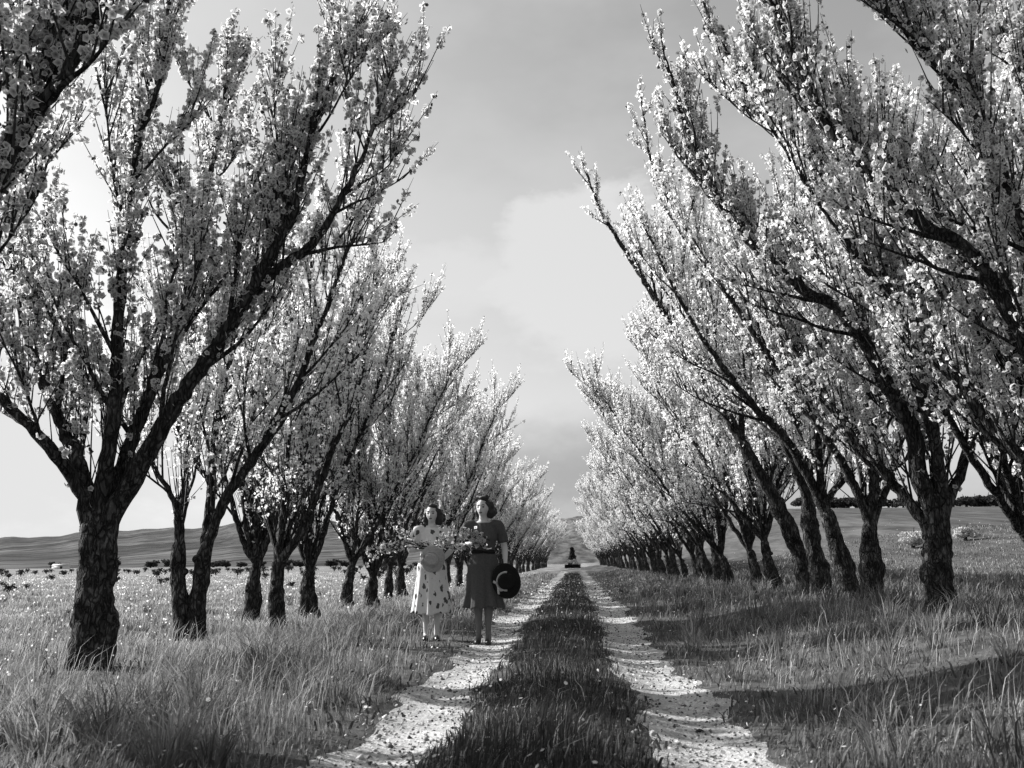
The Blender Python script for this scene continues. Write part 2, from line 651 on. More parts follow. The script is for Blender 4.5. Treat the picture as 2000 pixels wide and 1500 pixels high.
h = np.where(left_far, h * (1 - 0.35 * streak), h)
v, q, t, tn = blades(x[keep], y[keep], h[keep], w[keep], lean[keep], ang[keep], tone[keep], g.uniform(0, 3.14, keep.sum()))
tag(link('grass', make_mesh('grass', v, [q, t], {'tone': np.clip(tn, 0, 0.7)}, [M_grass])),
    'rough unmown grass on both verges and between the two wheel ruts', 'grass', kind='stuff')

# tussocks: clumps of long arching blades on the verges and round the tree feet
N = 620
x, y = sow(N, 4.5, 32, g, -0.55)
near_l = g.uniform(0, 1, N) < 0.45
x = np.where(near_l, g.normal(-2.9, 0.75, N), x)
keep = ((x < -1.45) | (x > 1.2)) & ~((np.abs(x + 1.75) < 0.7) & (y > 9.5) & (y < 13.6)) & ~((np.abs(x + 4.1) < 0.9) & (y > 6.8) & (y < 9.8))
x, y = x[keep], y[keep]
k_ = 46
N = len(x) * k_
spread = np.repeat(g.uniform(0.05, 0.14, len(x)), k_)
aa = g.uniform(0, 6.28, N)
rr_ = np.sqrt(g.uniform(0, 1, N)) * spread
hh_ = np.repeat(np.where(x < -3.2, 0.62, 1.0) * g.uniform(0.2, 0.42, len(x)), k_) * g.uniform(0.5, 1.1, N)
tt_ = np.repeat(np.where(x < -3, 1.5, 1.0) * g.uniform(0.08, 0.26, len(x)), k_) * g.uniform(0.6, 1.6, N)
X, Y = np.repeat(x, k_) + rr_ * np.cos(aa), np.repeat(y, k_) + rr_ * np.sin(aa)
v, q, t, tn = blades(X, Y, hh_, g.uniform(0.005, 0.011, N) * np.maximum(1, Y / 11), np.clip(g.normal(0.7, 0.25, N), 0.1, 1.15), aa + g.normal(0, 0.5, N), tt_, g.uniform(0, 3.14, N))
tag(link('grass_tussocks', make_mesh('grass_tussocks', v, [q, t], {'tone': np.clip(tn, 0, 0.7)}, [M_grass])),
    'tussocks of long arching grass on the verges and round the feet of the trees', 'grass', kind='stuff')

# tall seeding stalks along the verges
N = 6500
x, y = sow(N, 5, 34, g, -0.6)
keep = ~in_rut(x, y) & ((x < -1.5) | (x > 1.4))
x, y = x[keep], y[keep]
N = len(x)
v, q, t, tn = blades(x, y, g.uniform(0.18, 0.40, N) * np.where(x > 0, 0.8, 1.0), 0.006 * np.maximum(1, y / 11), np.clip(g.normal(0.5, 0.2, N), 0, 0.95), g.normal(0.3, 1.0, N),
                     g.uniform(0.25, 0.5, N), g.uniform(0, 3.14, N))
tag(link('grass_stalks', make_mesh('grass_stalks', v, [q, t], {'tone': np.clip(tn, 0, 0.7)}, [M_grass])),
    'tall pale seeding grass stalks arching over the verges', 'grass', kind='stuff')

# broad weed leaves low in the foreground grass
N = 9000
x, y = sow(N, 4, 22, g, -0.6)
keep = ~in_rut(x, y)
x, y = x[keep], y[keep]
N = len(x)
v, q, t, tn = blades(x, y, g.uniform(0.05, 0.12, N), g.uniform(0.010, 0.022, N), np.clip(g.normal(0.8, 0.25, N), 0, 1.05), g.uniform(0, 6.28, N),
                     g.uniform(0.05, 0.16, N), g.uniform(0, 3.14, N))
tag(link('weeds', make_mesh('weeds', v, [q, t], {'tone': np.clip(tn, 0, 0.7)}, [M_grass])),
    'broad leaved weeds low among the foreground grass', 'weeds', kind='stuff')


def discs(c, nrm, rad, tone, k=5):
    nb = len(c)
    ref = np.where(np.abs(nrm[:, :1]) < 0.8, np.array([[1.0, 0, 0]]), np.array([[0, 1.0, 0]]))
    a = unit(np.cross(nrm, ref))
    b_ = np.cross(nrm, a)
    th = np.arange(k) * 2 * np.pi / k
    v = c[:, None, :] + rad[:, None, None] * (np.cos(th)[None, :, None] * a[:, None] + np.sin(th)[None, :, None] * b_[:, None])
    i = np.arange(nb)[:, None] * k
    tr = [i + np.array([[0, j, j + 1]]) for j in range(1, k - 1)]
    return v.reshape(-1, 3), np.vstack(tr), np.repeat(tone, k)


# white field flowers and weed heads beyond the left row, a few on the right
N = 19000
x, y = sow(N, 5, 95, g, -0.25)
p_ = np.where(x < -4.2, 0.95, np.where(x < -1.5, 0.06, np.where(x > 5.5, 0.10, 0.015)))
keep = (g.uniform(0, 1, N) < p_ * (0.3 + 0.7 * clump(x * 0.6, y * 0.6))) & ~in_rut(x, y)
x, y = x[keep], y[keep]
N = len(x)
c = np.stack([x, y, ground(x, y) + g.uniform(0.06, 0.22, N)], 1)
v, t, tn = discs(c, unit(g.normal(0, 1, (N, 3)) + [0, -0.6, 0.8]), g.uniform(0.007, 0.014, N) * np.clip(y / 13, 1, 2.6), g.uniform(0.5, 0.8, N), 6)
tag(link('field_flowers', make_mesh('field_flowers', v, [t], {'tone': tn}, [M_petal])),
    'white wild flowers speckling the rough field beside the avenue', 'wild flowers', kind='stuff')

# pale clods of earth and stones along the ruts
N = 6500
y = 4 + 40 * g.uniform(0, 1, N) ** 1.7
sd = np.where(g.uniform(0, 1, N) < 0.5, -1, 1)
x = np.where(sd < 0, rut_c(y, -1), rut_c(y, 1)) + g.normal(0, 0.2, N)
s = g.uniform(0.004, 0.012, N) * np.where(g.uniform(0, 1, N) < 0.05, 2.0, 1)
c = np.stack([x, y, ground(x, y) + 0.008 + s * 0.3], 1)
o8 = np.array([[1, 0, 0], [0, 1, 0], [-1, 0, 0], [0, -1, 0], [0, 0, 0.7], [0, 0, -0.7]], float)
v = c[:, None, :] + o8[None] * s[:, None, None] * g.uniform(0.6, 1.4, (N, 6, 1))
i = np.arange(N)[:, None] * 6
t = np.vstack([i + np.array([f]) for f in ((0, 1, 4), (1, 2, 4), (2, 3, 4), (3, 0, 4), (1, 0, 5), (2, 1, 5), (3, 2, 5), (0, 3, 5))])
tag(link('pebbles', make_mesh('pebbles', v.reshape(-1, 3), [t], {'tone': np.repeat(g.uniform(0.04, 0.5, N), 6)}, [leafy('pebble', 0.0)])),
    'small stones and clods lying along the wheel ruts', 'stones', kind='stuff')

# petals fallen over track and verges
N = 16000
y = 4 + 42 * g.uniform(0, 1, N) ** 1.6
x = g.uniform(-2.6, 2.6, N)
rr = in_rut(x, y)
keep = rr | (g.uniform(0, 1, N) < 0.09)
x, y, rr = x[keep], y[keep], rr[keep]
N = len(x)
c = np.stack([x, y, ground(x, y) + np.where(rr, 0.017, g.uniform(0.03, 0.16, N))], 1)
v, t, tn = discs(c, unit(g.normal(0, 0.45, (N, 3)) + [0, 0, 1]), g.uniform(0.007, 0.013, N) * np.maximum(1, y / 14), np.where(g.uniform(0, 1, N) < 0.35, g.uniform(0.03, 0.1, N), g.uniform(0.6, 0.8, N)), 5)
tag(link('fallen_petals', make_mesh('fallen_petals', v, [t], {'tone': tn}, [M_petal])),
    'white blossom petals fallen over the ruts and grass', 'petals', kind='stuff')


# ------------------------------------------------------------------ blossom trees
# main wood of the nearest trees: foot (world), trunk stems and limbs (relative to the foot, metres)
HEROES = {
    'L1':((-4.39, 9.3, 0.0),
      [[(0.0, 0.0, 0.0), (0.02, 0.0, 0.43), (0.0, 0.0, 0.8), (-0.01, 0.0, 1.12), (-0.02, 0.0, 1.41)]],
      [[(-0.1, 0.0, 1.36), (-0.28, -0.06, 1.81), (-0.6, -0.12, 2.16), (-0.93, -0.18, 2.47), (-1.37, -0.24, 2.88), (-1.69, -0.3, 3.52)],
       [(-0.08, 0.0, 1.41), (-0.29, 0.08, 1.94), (-0.59, 0.17, 2.45), (-0.88, 0.25, 2.97), (-1.1, 0.33, 3.52), (-1.3, 0.42, 4.13), (-1.35, 0.5, 4.94)],
       [(0.01, 0.0, 1.4), (0.09, -0.07, 1.97), (0.15, -0.14, 2.63), (0.17, -0.21, 3.35), (0.24, -0.29, 4.12), (0.33, -0.36, 4.86), (0.53, -0.43, 5.44), (0.62, -0.5, 6.24)],
       [(0.06, 0.0, 1.4), (0.16, 0.13, 1.94), (0.34, 0.26, 2.65), (0.49, 0.39, 3.29), (0.62, 0.51, 3.84), (0.62, 0.64, 4.65), (0.7, 0.77, 5.55), (0.72, 0.9, 6.68)],
       [(0.11, 0.0, 1.31), (0.32, -0.02, 1.73), (0.63, -0.04, 2.3), (0.96, -0.07, 2.8), (1.27, -0.09, 3.28), (1.57, -0.11, 3.84), (1.79, -0.13, 4.26), (1.9, -0.16, 4.79), (2.09, -0.18, 5.4), (2.34, -0.2, 6.01)],
       [(1.31, 0.0, 3.43), (1.68, 0.03, 3.78), (1.92, 0.07, 3.99), (2.15, 0.1, 4.38), (2.36, 0.13, 4.84), (2.5, 0.17, 5.33), (2.62, 0.2, 5.72)]]),
    'L2':((-4.78, 12.8, -0.01),
      [[(-0.06, 0.0, 0.0), (-0.15, 0.0, 0.51), (-0.21, 0.0, 0.89), (-0.2, 0.0, 1.27)],[(0.06, 0.0, -0.0), (0.07, 0.0, 0.51), (0.1, 0.0, 0.89), (0.13, 0.0, 1.2)]],
      [[(-0.2, 0.0, 1.21), (-0.24, -0.12, 1.72), (-0.47, -0.25, 2.13), (-0.64, -0.38, 2.53), (-0.75, -0.5, 3.1)],
       [(-0.19, 0.0, 1.27), (-0.2, 0.12, 1.93), (-0.23, 0.25, 2.74), (-0.31, 0.38, 3.66), (-0.34, 0.5, 4.68)],
       [(0.14, 0.0, 1.17), (0.13, 0.12, 1.79), (0.12, 0.24, 2.6), (0.19, 0.36, 3.37), (0.32, 0.48, 4.37), (0.31, 0.6, 5.35)],
       [(0.17, 0.0, 1.14), (0.36, -0.03, 1.68), (0.64, -0.06, 2.13), (0.87, -0.09, 2.45), (1.1, -0.12, 2.89), (1.3, -0.15, 3.2), (1.58, -0.18, 3.96), (1.71, -0.21, 4.3), (1.8, -0.24, 4.56), (2.01, -0.27, 5.1), (2.21, -0.3, 5.49)]]),
    'L3':((-4.32, 14.94, -0.01),
      [[(0.0, 0.0, 0.0), (-0.01, 0.0, 0.43), (-0.01, 0.0, 0.87), (0.0, 0.0, 1.06)]],
      [[(-0.01, 0.0, 1.02), (-0.2, 0.12, 1.55), (-0.45, 0.25, 2.13), (-0.75, 0.38, 2.65), (-0.94, 0.5, 3.3)],
       [(0.0, 0.0, 1.06), (0.08, -0.12, 1.61), (0.15, -0.25, 2.42), (0.27, -0.38, 3.15), (0.4, -0.5, 4.04)],
       [(0.03, 0.0, 0.95), (0.34, 0.0, 1.42), (0.69, 0.0, 2.4), (0.9, 0.0, 2.93), (1.07, 0.0, 3.43), (1.2, 0.0, 3.8), (1.23, 0.0, 4.25), (1.3, 0.0, 4.84), (1.38, 0.0, 5.24)],
       [(0.02, 0.0, 0.98), (0.12, 0.22, 1.55), (0.35, 0.45, 2.17), (0.4, 0.68, 2.82), (0.44, 0.9, 3.83)]]),
    'R1':((4.18, 12.26, 0.32),
      [[(0.0, 0.0, 0.0), (-0.02, 0.0, 0.37), (0.0, 0.0, 0.78), (0.04, 0.0, 1.13)]],
      [[(-0.05, 0.0, 0.9), (-0.2, 0.1, 1.23), (-0.37, 0.2, 1.49), (-0.55, 0.3, 1.8), (-0.74, 0.4, 2.08), (-0.92, 0.5, 2.53), (-1.07, 0.6, 2.82), (-1.41, 0.7, 3.39), (-1.61, 0.8, 4.1)],
       [(0.01, 0.0, 1.08), (-0.14, -0.05, 1.55), (-0.2, -0.1, 2.08), (-0.37, -0.15, 2.42), (-0.54, -0.2, 2.79), (-0.75, -0.25, 3.22), (-1.05, -0.3, 3.57), (-1.44, -0.35, 3.78), (-1.71, -0.4, 4.03), (-2.06, -0.45, 4.38), (-2.41, -0.5, 4.89), (-2.75, -0.55, 5.79), (-3.0, -0.6, 6.77)],
       [(0.08, 0.0, 1.13), (0.08, 0.04, 1.98), (0.07, 0.08, 2.84), (0.08, 0.12, 3.61), (0.06, 0.16, 4.8), (-0.22, 0.2, 5.97)],
       [(0.12, 0.0, 1.13), (0.42, 0.12, 1.74), (0.77, 0.25, 2.61), (1.09, 0.38, 3.65), (1.31, 0.5, 4.88)],
       [(0.09, 0.0, 1.13), (0.02, -0.2, 1.83), (-0.31, -0.4, 3.0), (-0.75, -0.6, 4.25), (-1.27, -0.8, 5.06), (-1.97, -1.0, 5.81), (-2.44, -1.2, 6.62), (-2.73, -1.4, 7.28)]]),
    'R2':((4.1, 14.72, 0.34),
      [[(0.0, 0.0, 0.0), (0.01, 0.0, 0.45), (0.01, 0.0, 0.87), (0.04, 0.0, 1.12)]],
      [[(0.0, 0.0, 1.02), (-0.0, 0.12, 1.6), (-0.01, 0.25, 2.34), (-0.15, 0.38, 3.35), (-0.36, 0.5, 4.32)],
       [(0.05, 0.0, 1.09), (0.33, 0.15, 1.59), (0.57, 0.3, 2.12), (0.76, 0.45, 2.89), (0.92, 0.6, 3.92)],
       [(0.04, 0.0, 1.12), (0.1, -0.12, 1.72), (0.07, -0.24, 2.64), (-0.1, -0.36, 3.65), (-0.57, -0.48, 4.67), (-0.98, -0.6, 5.55)],
       [(0.02, -0.0, 1.09), (-0.21, -0.03, 1.73), (-0.73, -0.06, 2.68), (-1.27, -0.09, 3.51), (-1.82, -0.11, 4.42), (-2.45, -0.14, 5.52), (-2.83, -0.17, 6.4), (-2.99, -0.2, 7.53)]]),
    'R3':((4.24, 16.23, 0.31),
      [[(0.0, 0.0, 0.0), (-0.11, 0.0, 0.4), (-0.23, 0.0, 0.94), (-0.35, 0.0, 1.42)]],
      [[(-0.35, 0.0, 1.34), (-0.62, -0.07, 1.93), (-0.96, -0.13, 2.53), (-1.42, -0.2, 3.01), (-1.95, -0.27, 3.74), (-2.48, -0.33, 4.65), (-3.02, -0.4, 5.91)],
       [(-0.33, 0.0, 1.42), (0.04, 0.23, 1.91), (0.3, 0.47, 2.58), (0.51, 0.7, 3.54)],
       [(-0.35, 0.0, 1.42), (-0.45, -0.2, 2.11), (-0.51, -0.4, 3.04), (-0.81, -0.6, 4.14), (-1.19, -0.8, 5.07)],
       [(-0.36, 0.0, 1.38), (-0.42, 0.23, 2.16), (-0.88, 0.45, 3.35), (-1.46, 0.68, 4.44), (-1.71, 0.9, 5.76)]]),
    'R4':((4.15, 17.88, 0.33),
      [[(0.0, 0.0, 0.0), (-0.03, 0.0, 0.44), (-0.13, 0.0, 1.04), (-0.16, 0.0, 1.74)]],
      [[(-0.16, 0.0, 1.65), (-0.15, 0.1, 2.45), (-0.33, 0.2, 3.55), (-0.8, 0.3, 4.6), (-1.28, 0.4, 5.79)],
       [(-0.17, 0.0, 1.69), (-0.03, -0.17, 2.42), (0.06, -0.33, 3.28), (-0.0, -0.5, 4.32)],
       [(-0.16, 0.0, 1.61), (-0.43, -0.18, 2.34), (-0.89, -0.36, 3.2), (-1.49, -0.54, 3.98), (-2.17, -0.72, 5.03), (-2.67, -0.9, 5.99)]]),
    'R5':((4.17, 19.0, 0.25),
      [[(0.0, 0.0, 0.0), (-0.14, 0.0, 0.71), (-0.4, 0.0, 1.44), (-0.63, 0.0, 1.91)]],
      [[(-0.61, 0.0, 1.86), (-0.93, -0.04, 2.47), (-1.26, -0.09, 3.13), (-1.56, -0.13, 3.64), (-1.75, -0.18, 3.97), (-2.22, -0.22, 4.76), (-2.76, -0.27, 5.75), (-3.22, -0.31, 6.54), (-3.55, -0.36, 7.14), (-3.87, -0.4, 8.06)],
       [(-0.63, 0.0, 1.91), (-0.63, 0.27, 2.69), (-0.73, 0.53, 3.7), (-1.02, 0.8, 5.06)],
       [(-0.61, 0.0, 1.81), (-0.4, 0.1, 2.48), (-0.23, 0.2, 3.44), (-0.3, 0.3, 4.54)],
       [(-1.06, 0.0, 2.66), (-1.09, -0.17, 3.5), (-1.3, -0.33, 4.62), (-1.74, -0.5, 5.85)]]),
}


def flowers(c, nrm, rad, tone_c, tone_r, detail):
    """open five-petalled blossoms: a cupped star of ten faces (near) or five faces (far), darker at the stamens"""
    nb = len(c)
    g_ = np.random.default_rng(nb)
    ref = np.where(np.abs(nrm[:, :1]) < 0.8, np.array([[1.0, 0, 0]]), np.array([[0, 1.0, 0]]))
    a = unit(np.cross(nrm, ref))
    b_ = np.cross(nrm, a)
    ph = g_.uniform(0, 6.28, nb)
    if detail == 2:
        k = 10 if nb < 4000 else 5
        rr = np.where(np.arange(k) % 2 == 0, 1.0, 0.62) if k == 10 else np.ones(k)
        cup = np.where(np.arange(k) % 2 == 0, 0.22, 0.10) if k == 10 else np.full(k, 0.2)
    elif detail == 1:
        k = 4
        rr = np.full(k, 1.0)
        cup = np.full(k, 0.3)
    else:                                                 # far: a folded kite of two faces
        th = ph[:, None] + np.arange(4) * np.pi / 2
        rj = g_.uniform(0.75, 1.2, (nb, 4)) * rad[:, None]
        v = c[:, None, :] + rj[..., None] * (np.cos(th)[..., None] * a[:, None] + np.sin(th)[..., None] * b_[:, None])
        v = v + (np.array([1, 0, 1, 0.0]) * rad[:, None] * 0.5)[..., None] * nrm[:, None]
        i = np.arange(nb)[:, None] * 4
        return v.reshape(-1, 3), np.vstack([i + np.array([[0, 1, 2]]), i + np.array([[0, 2, 3]])]), np.repeat(tone_r, 4)
    th = ph[:, None] + np.arange(k) * 2 * np.pi / k
    rj = rr * g_.uniform(0.8, 1.2, (nb, k)) * rad[:, None]
    v = c[:, None, :] + rj[..., None] * (np.cos(th)[..., None] * a[:, None] + np.sin(th)[..., None] * b_[:, None]) + (rj * cup)[..., None] * nrm[:, None]
    v = np.concatenate([c[:, None, :], v], 1).reshape(-1, 3)
    i = np.arange(nb)[:, None] * (k + 1)
    t = np.vstack([i + np.array([[0, 1 + j, 1 + (j + 1) % k]]) for j in range(k)])
    tone = np.concatenate([tone_c[:, None], np.repeat(tone_r[:, None], k, 1)], 1).ravel()
    return v, t, tone


def rand_perp(d, g_):
    r = g_.normal(0, 1, 3)
    r -= d * np.dot(r, d)
    return unit(r)


def walk(start, d, length, g_, up, wobble, step=0.12):
    """a growing branch: bends upward and wobbles"""
    nst = max(3, int(length / step))
    pts = [np.array(start, float)]
    d = unit(d)
    for _ in range(nst):
        d = unit(d + np.array([0, 0, up]) * length / nst + g_.normal(0, wobble, 3))
        pts.append(pts[-1] + d * length / nst)
    return np.array(pts)


def build_tree(stems, limbs, seed, top, r_trunk, r_limb, detail, dens=1.0, size=1.0, bloom_from=(1.3, 2.6)):
    """-> dict of meshes: trunk, one mesh per limb, twigs, blossom"""
    g_ = np.random.default_rng(seed)
    out_ = {'limbs': []}
    tb = MB()
    for s in stems:
        p = resample(s, 0.035)
        hh = p[:, 2]
        rad = r_trunk * (1 + 0.38 * np.exp(-np.maximum(hh, 0) / 0.13) - 0.05 * np.clip(hh / 1.2, 0, 1)) / (1.0 if len(stems) == 1 else 1.35)
        fin = np.linalg.norm(p - p[-1], axis=1)
        rad = rad * (0.35 + 0.65 * sstep(-0.01, 0.10, fin)) * (0.70 + 0.30 * sstep(0.0, 0.75, fin))
        rad = rad * (1 + 0.08 * np.sin(hh * 7 + seed) + 0.10 * np.exp(-((hh - 0.45) / 0.16) ** 2))
        p = p.copy()
        p[0, 2] -= 0.25
        tb.add(*tube(p, rad, 30, True, 0.11, g_))
    # knots and pruning scars standing proud of the bark
    for _ in range(3):
        s = np.asarray(stems[int(g_.integers(len(stems)))], float)
        p = resample(s, 0.05)
        i = int(g_.integers(2, len(p) - 2))
        d = rand_perp(unit(p[i + 1] - p[i]), g_)
        q = p[i] + d * r_trunk * 0.66
        tb.add(*tube([q - d * 0.02, q + d * 0.03, q + d * 0.055, q + d * 0.06], [r_trunk * 0.5, r_trunk * 0.34, r_trunk * 0.2, r_trunk * 0.05], 9, True, 0.15, g_))
    out_['trunk'] = tb.mesh('trunk', [M_bark])
    shoots, sites = [], []
    for li, L in enumerate(limbs):
        lb = MB()
        best = min(((np.linalg.norm(np.asarray(q_) - np.asarray(L[0])), q_) for s_ in stems for q_ in resample(s_, 0.05)), key=lambda e_: e_[0])
        rooted = best[0] < 0.3
        if rooted:                                        # the limb's wood runs down into the trunk
            st = resample(min(stems, key=lambda s_: min(np.linalg.norm(np.asarray(q_) - np.asarray(L[0])) for q_ in resample(s_, 0.05))), 0.05)
            low = st[int(np.argmin(np.abs(st[:, 2] - (L[0][2] - 0.75))))]
            L = [tuple(low + (np.asarray(L[0]) - best[1]) * [0.6, 0.6, 0.05])] + [tuple(np.asarray(L[0]) * 0.85 + np.asarray(best[1]) * 0.15)] + list(L[1:])
        p = resample(L, 0.09)
        p[1:-1] += g_.normal(0, 0.008, (len(p) - 2, 3))
        seg = np.linalg.norm(np.diff(p, axis=0), axis=1)
        acc = np.concatenate([[0], np.cumsum(seg)])
        tot = acc[-1]
        r0 = r_limb[li] if isinstance(r_limb, (list, tuple)) else r_limb * g_.uniform(0.8, 1.1)
        rad = r0 * (1 - 0.86 * (acc / tot) ** 0.8)
        if rooted:
            rad = rad * (1 + 0.40 * np.exp(-(acc / 0.6) ** 2)) * (0.2 + 0.8 * sstep(-0.05, 0.5, acc))
        lb.add(*tube(p, np.maximum(rad, 0.010), 14, True, 0.08, g_))
        nsub = max(3, int(tot * 2.2))
        starts = []
        for s in range(nsub):
            t = 0.22 + 0.74 * (s + g_.uniform(0, 1)) / nsub
            i = min(len(p) - 2, int(np.searchsorted(acc, t * tot)))
            d = unit(p[i + 1] - p[i])
            side = rand_perp(d, g_)
            ang = R(g_.uniform(22, 46))
            dd = unit(d * math.cos(ang) + side * math.sin(ang) + np.array([0, 0, 0.15]))
            ln = (0.75 + 0.55 * g_.uniform()) * (1.15 - 0.45 * t) * min(1.3, tot / 3.6)
            hz = p[i][2]
            ln = min(ln, max(0.35, (top - hz) * 0.8))
            sp = walk(p[i], dd, ln, g_, 0.30, 0.07)
            rs = min(0.028, max(0.009, rad[i] * 0.5))
            lb.add(*tube(sp, np.linspace(rs, 0.005, len(sp)), 5))
            starts.append((sp, 0.10, 7 + int(8 * ln)))
        starts.append((p, 0.22, int(11 * tot)))
        for sp, t0, cnt in starts:
            for _ in range(cnt):
                t = t0 + (1 - t0) * g_.uniform() ** 0.75
                i = min(len(sp) - 2, int(t * (len(sp) - 1)))
                d = unit(sp[i + 1] - sp[i])
                dd = unit(d * 0.8 + g_.normal(0, 0.34, 3) + np.array([0, 0, 0.95]))
                ln = g_.uniform(0.25, 1.1)
                q0 = sp[i] + (sp[i + 1] - sp[i]) * g_.uniform()
                ln = min(ln, max(0.2, (top + g_.uniform(-0.3, 0.25) - q0[2])))
                shoots.append(walk(q0, dd, ln, g_, 0.25, 0.05, 0.26))
            # the leader goes on as a whip
            dd = unit(sp[-1] - sp[-2])
            for _ in range(2):
                shoots.append(walk(sp[-1], unit(dd + g_.normal(0, 0.15, 3) + [0, 0, 0.5]), g_.uniform(0.2, 0.5), g_, 0.2, 0.04, 0.14))
        for _ in range(int(tot * 4)):                     # spurs sitting right on the wood
            i = int(g_.integers(int(len(p) * 0.22), len(p) - 1))
            sites.append(p[i] + rand_perp(unit(p[i + 1] - p[i]), g_) * (rad[i] + 0.02))
        out_['limbs'].append(lb.mesh('limb', [M_bark]))
    # bare suckers inside the vase
    for _ in range(22):
        L = np.asarray(limbs[int(g_.integers(len(limbs)))], float)
        q0 = L[0] + (L[1] - L[0]) * g_.uniform()
        shoots.append(walk(q0, unit(g_.normal(0, 0.22, 3) + [0, 0, 1]), g_.uniform(0.9, 2.0), g_, 0.1, 0.03, 0.2))
    wb = MB()
    for s in shoots:
        ln = np.linalg.norm(s[-1] - s[0])
        r0 = 0.0055 + 0.0055 * ln
        wb.add(*tube(s, np.linspace(r0, 0.002, len(s)), 3 if detail < 2 else 4, False))
        nst = max(2, int(ln / (0.057 if detail == 2 else 0.060) * dens))
        u = np.sort(g_.uniform(0.06 if ln < 0.9 else 0.35, 1.0, nst)) * (len(s) - 1)
        i = np.minimum(u.astype(int), len(s) - 2)
        q = s[i] + (s[i + 1] - s[i]) * (u - i)[:, None]
        sites.extend(q)
    out_['twigs'] = wb.mesh('twigs', [M_twig])
    sites = np.array(sites)
    sites = sites[g_.uniform(0, 1, len(sites)) < 0.18 + 0.82 * sstep(*bloom_from, sites[:, 2])]      # the lowest wood flowers thinly
    cnt = np.clip(g_.poisson((3.2 if detail else 3.3) * g_.gamma(1.3, 1 / 1.3, len(sites))), 0, 12)
    puff = g_.uniform(0.022, 0.058, len(sites)) * size
    idx = np.repeat(np.arange(len(sites)), cnt)
    off = unit(g_.normal(0, 1, (len(idx), 3)))
    c = sites[idx] + off * (puff[idx] * g_.uniform(0.45, 1.1, len(idx)))[:, None]
    nrm = unit(off + g_.normal(0, 0.55, off.shape))
    leaf = g_.uniform(0, 1, len(idx)) < 0.10
    rad = np.where(leaf, g_.uniform(0.014, 0.024, len(idx)), g_.uniform(0.013, 0.029, len(idx)) * (1.2 if detail else 1.1)) * size
    tr = np.where(leaf, g_.uniform(0.05, 0.12, len(idx)), g_.uniform(0.82, 0.95, len(idx)))
    tc_ = np.where(leaf, 0.06, 0.16)
    v, t, tn = flowers(c, nrm, rad, tc_, tr, detail)
    out_['sites'] = sites
    out_['blossom'] = make_mesh('blossom', v, [t], {'tone': tn}, [M_petal])
    return out_


def cluster_mesh(seed):
    g_ = np.random.default_rng(seed)
    N_ = 7
    off = unit(g_.normal(0, 1, (N_, 3)))
    v, t, tn = flowers(off * g_.uniform(0.02, 0.045, (N_, 1)), unit(off + g_.normal(0, 0.4, (N_, 3))), g_.uniform(0.020, 0.028, N_), np.full(N_, 0.16), g_.uniform(0.7, 0.86, N_), 2)
    return make_mesh('blossom_cluster', v, [t], {'tone': tn}, [M_petal])


CLUSTERS = [cluster_mesh(900 + i) for i in range(6)]


def add_clusters(root, sites_, seed, cnt=160):
    g_ = np.random.default_rng(seed)
    pick = sites_[g_.permutation(len(sites_))[:cnt]]
    for q in pick:
        o = link('blossom_cluster', CLUSTERS[int(g_.integers(6))], root, tuple(q))
        o.rotation_euler = tuple(g_.uniform(0, 6.28, 3))


def place_tree(ms, loc, rz=0.0, sc=(1, 1, 1), label='', group=None):
    root = link('blossom_tree', None, None, loc)
    root.empty_display_size = 0.3
    root.rotation_euler = (0, 0, rz)
    root.scale = sc
    tag(root, label, 'tree', group)
    link('trunk', ms['trunk'], root)
    for lm in ms['limbs']:
        link('limb', lm, root)
    tag(link('twigs', ms['twigs'], root), kind='stuff')
    tag(link('blossom', ms['blossom'], root), kind='stuff')
    return root


LEFT_G, RIGHT_G = 'blossom trees in the left row of the avenue', 'blossom trees in the right row of the avenue'
HLAB = {
    'L1': 'nearest big left blossom tree with a thick lumpy double stemmed trunk and wide spread limbs',
    'L2': 'two stemmed blossom tree just behind the thick nearest left trunk',
    'L3': 'left row blossom tree forking low into a long limb that slants right across its neighbours',
    'R1': 'nearest right blossom tree with a dark trunk and a long elbowed limb reaching left',
    'R2': 'upright blossom tree forking into a Y right beside the nearest dark right hand trunk',
    'R3': 'right row blossom tree with a leaning trunk, third from the nearest, forking above the skyline',
    'R4': 'thick straight dark blossom trunk, fourth from the nearest in the right row',
    'R5': 'right row blossom tree with a long unforked trunk leaning far left towards the avenue',
}
HR = {'L1': (0.172, [0.10, 0.095, 0.095, 0.09, 0.115, 0.06], 2, 6.6), 'L2': (0.14, [0.065, 0.07, 0.075, 0.09], 0, 6.4),
      'L3': (0.115, [0.065, 0.065, 0.085, 0.06], 0, 6.3), 'R1': (0.165, [0.095, 0.13, 0.095, 0.085, 0.09], 2, 6.5),
      'R2': (0.15, [0.06, 0.09, 0.095, 0.08], 0, 6.4), 'R3': (0.145, [0.10, 0.08, 0.085, 0.07], 0, 6.4),
      'R4': (0.15, [0.10, 0.085, 0.10], 0, 6.4), 'R5': (0.145, [0.135, 0.06, 0.055, 0.065], 0, 6.5)}
for i, (k, (foot, stems, limbs)) in enumerate(HEROES.items()):
    rt, rl, det, top = HR[k]
    gz = float(ground(foot[0], foot[1]))
    ms = build_tree(stems, limbs, 100 + i, top, rt, rl, det, bloom_from=(1.8, 3.1) if k[0] == 'L' else (1.3, 2.6))
    hero_ms = globals().setdefault('hero_ms', {})
    hero_ms[k] = ms
    place_tree(ms, (foot[0], foot[1], gz - 0.02), 0, (1, 1, 1), HLAB[k], LEFT_G if k[0] == 'L' else RIGHT_G)
    if k in ('L1', 'R1'):
        add_clusters(bpy.data.objects[[o.name for o in col.objects if o.name.startswith('blossom_tree')][-1]], ms['sites'], i)


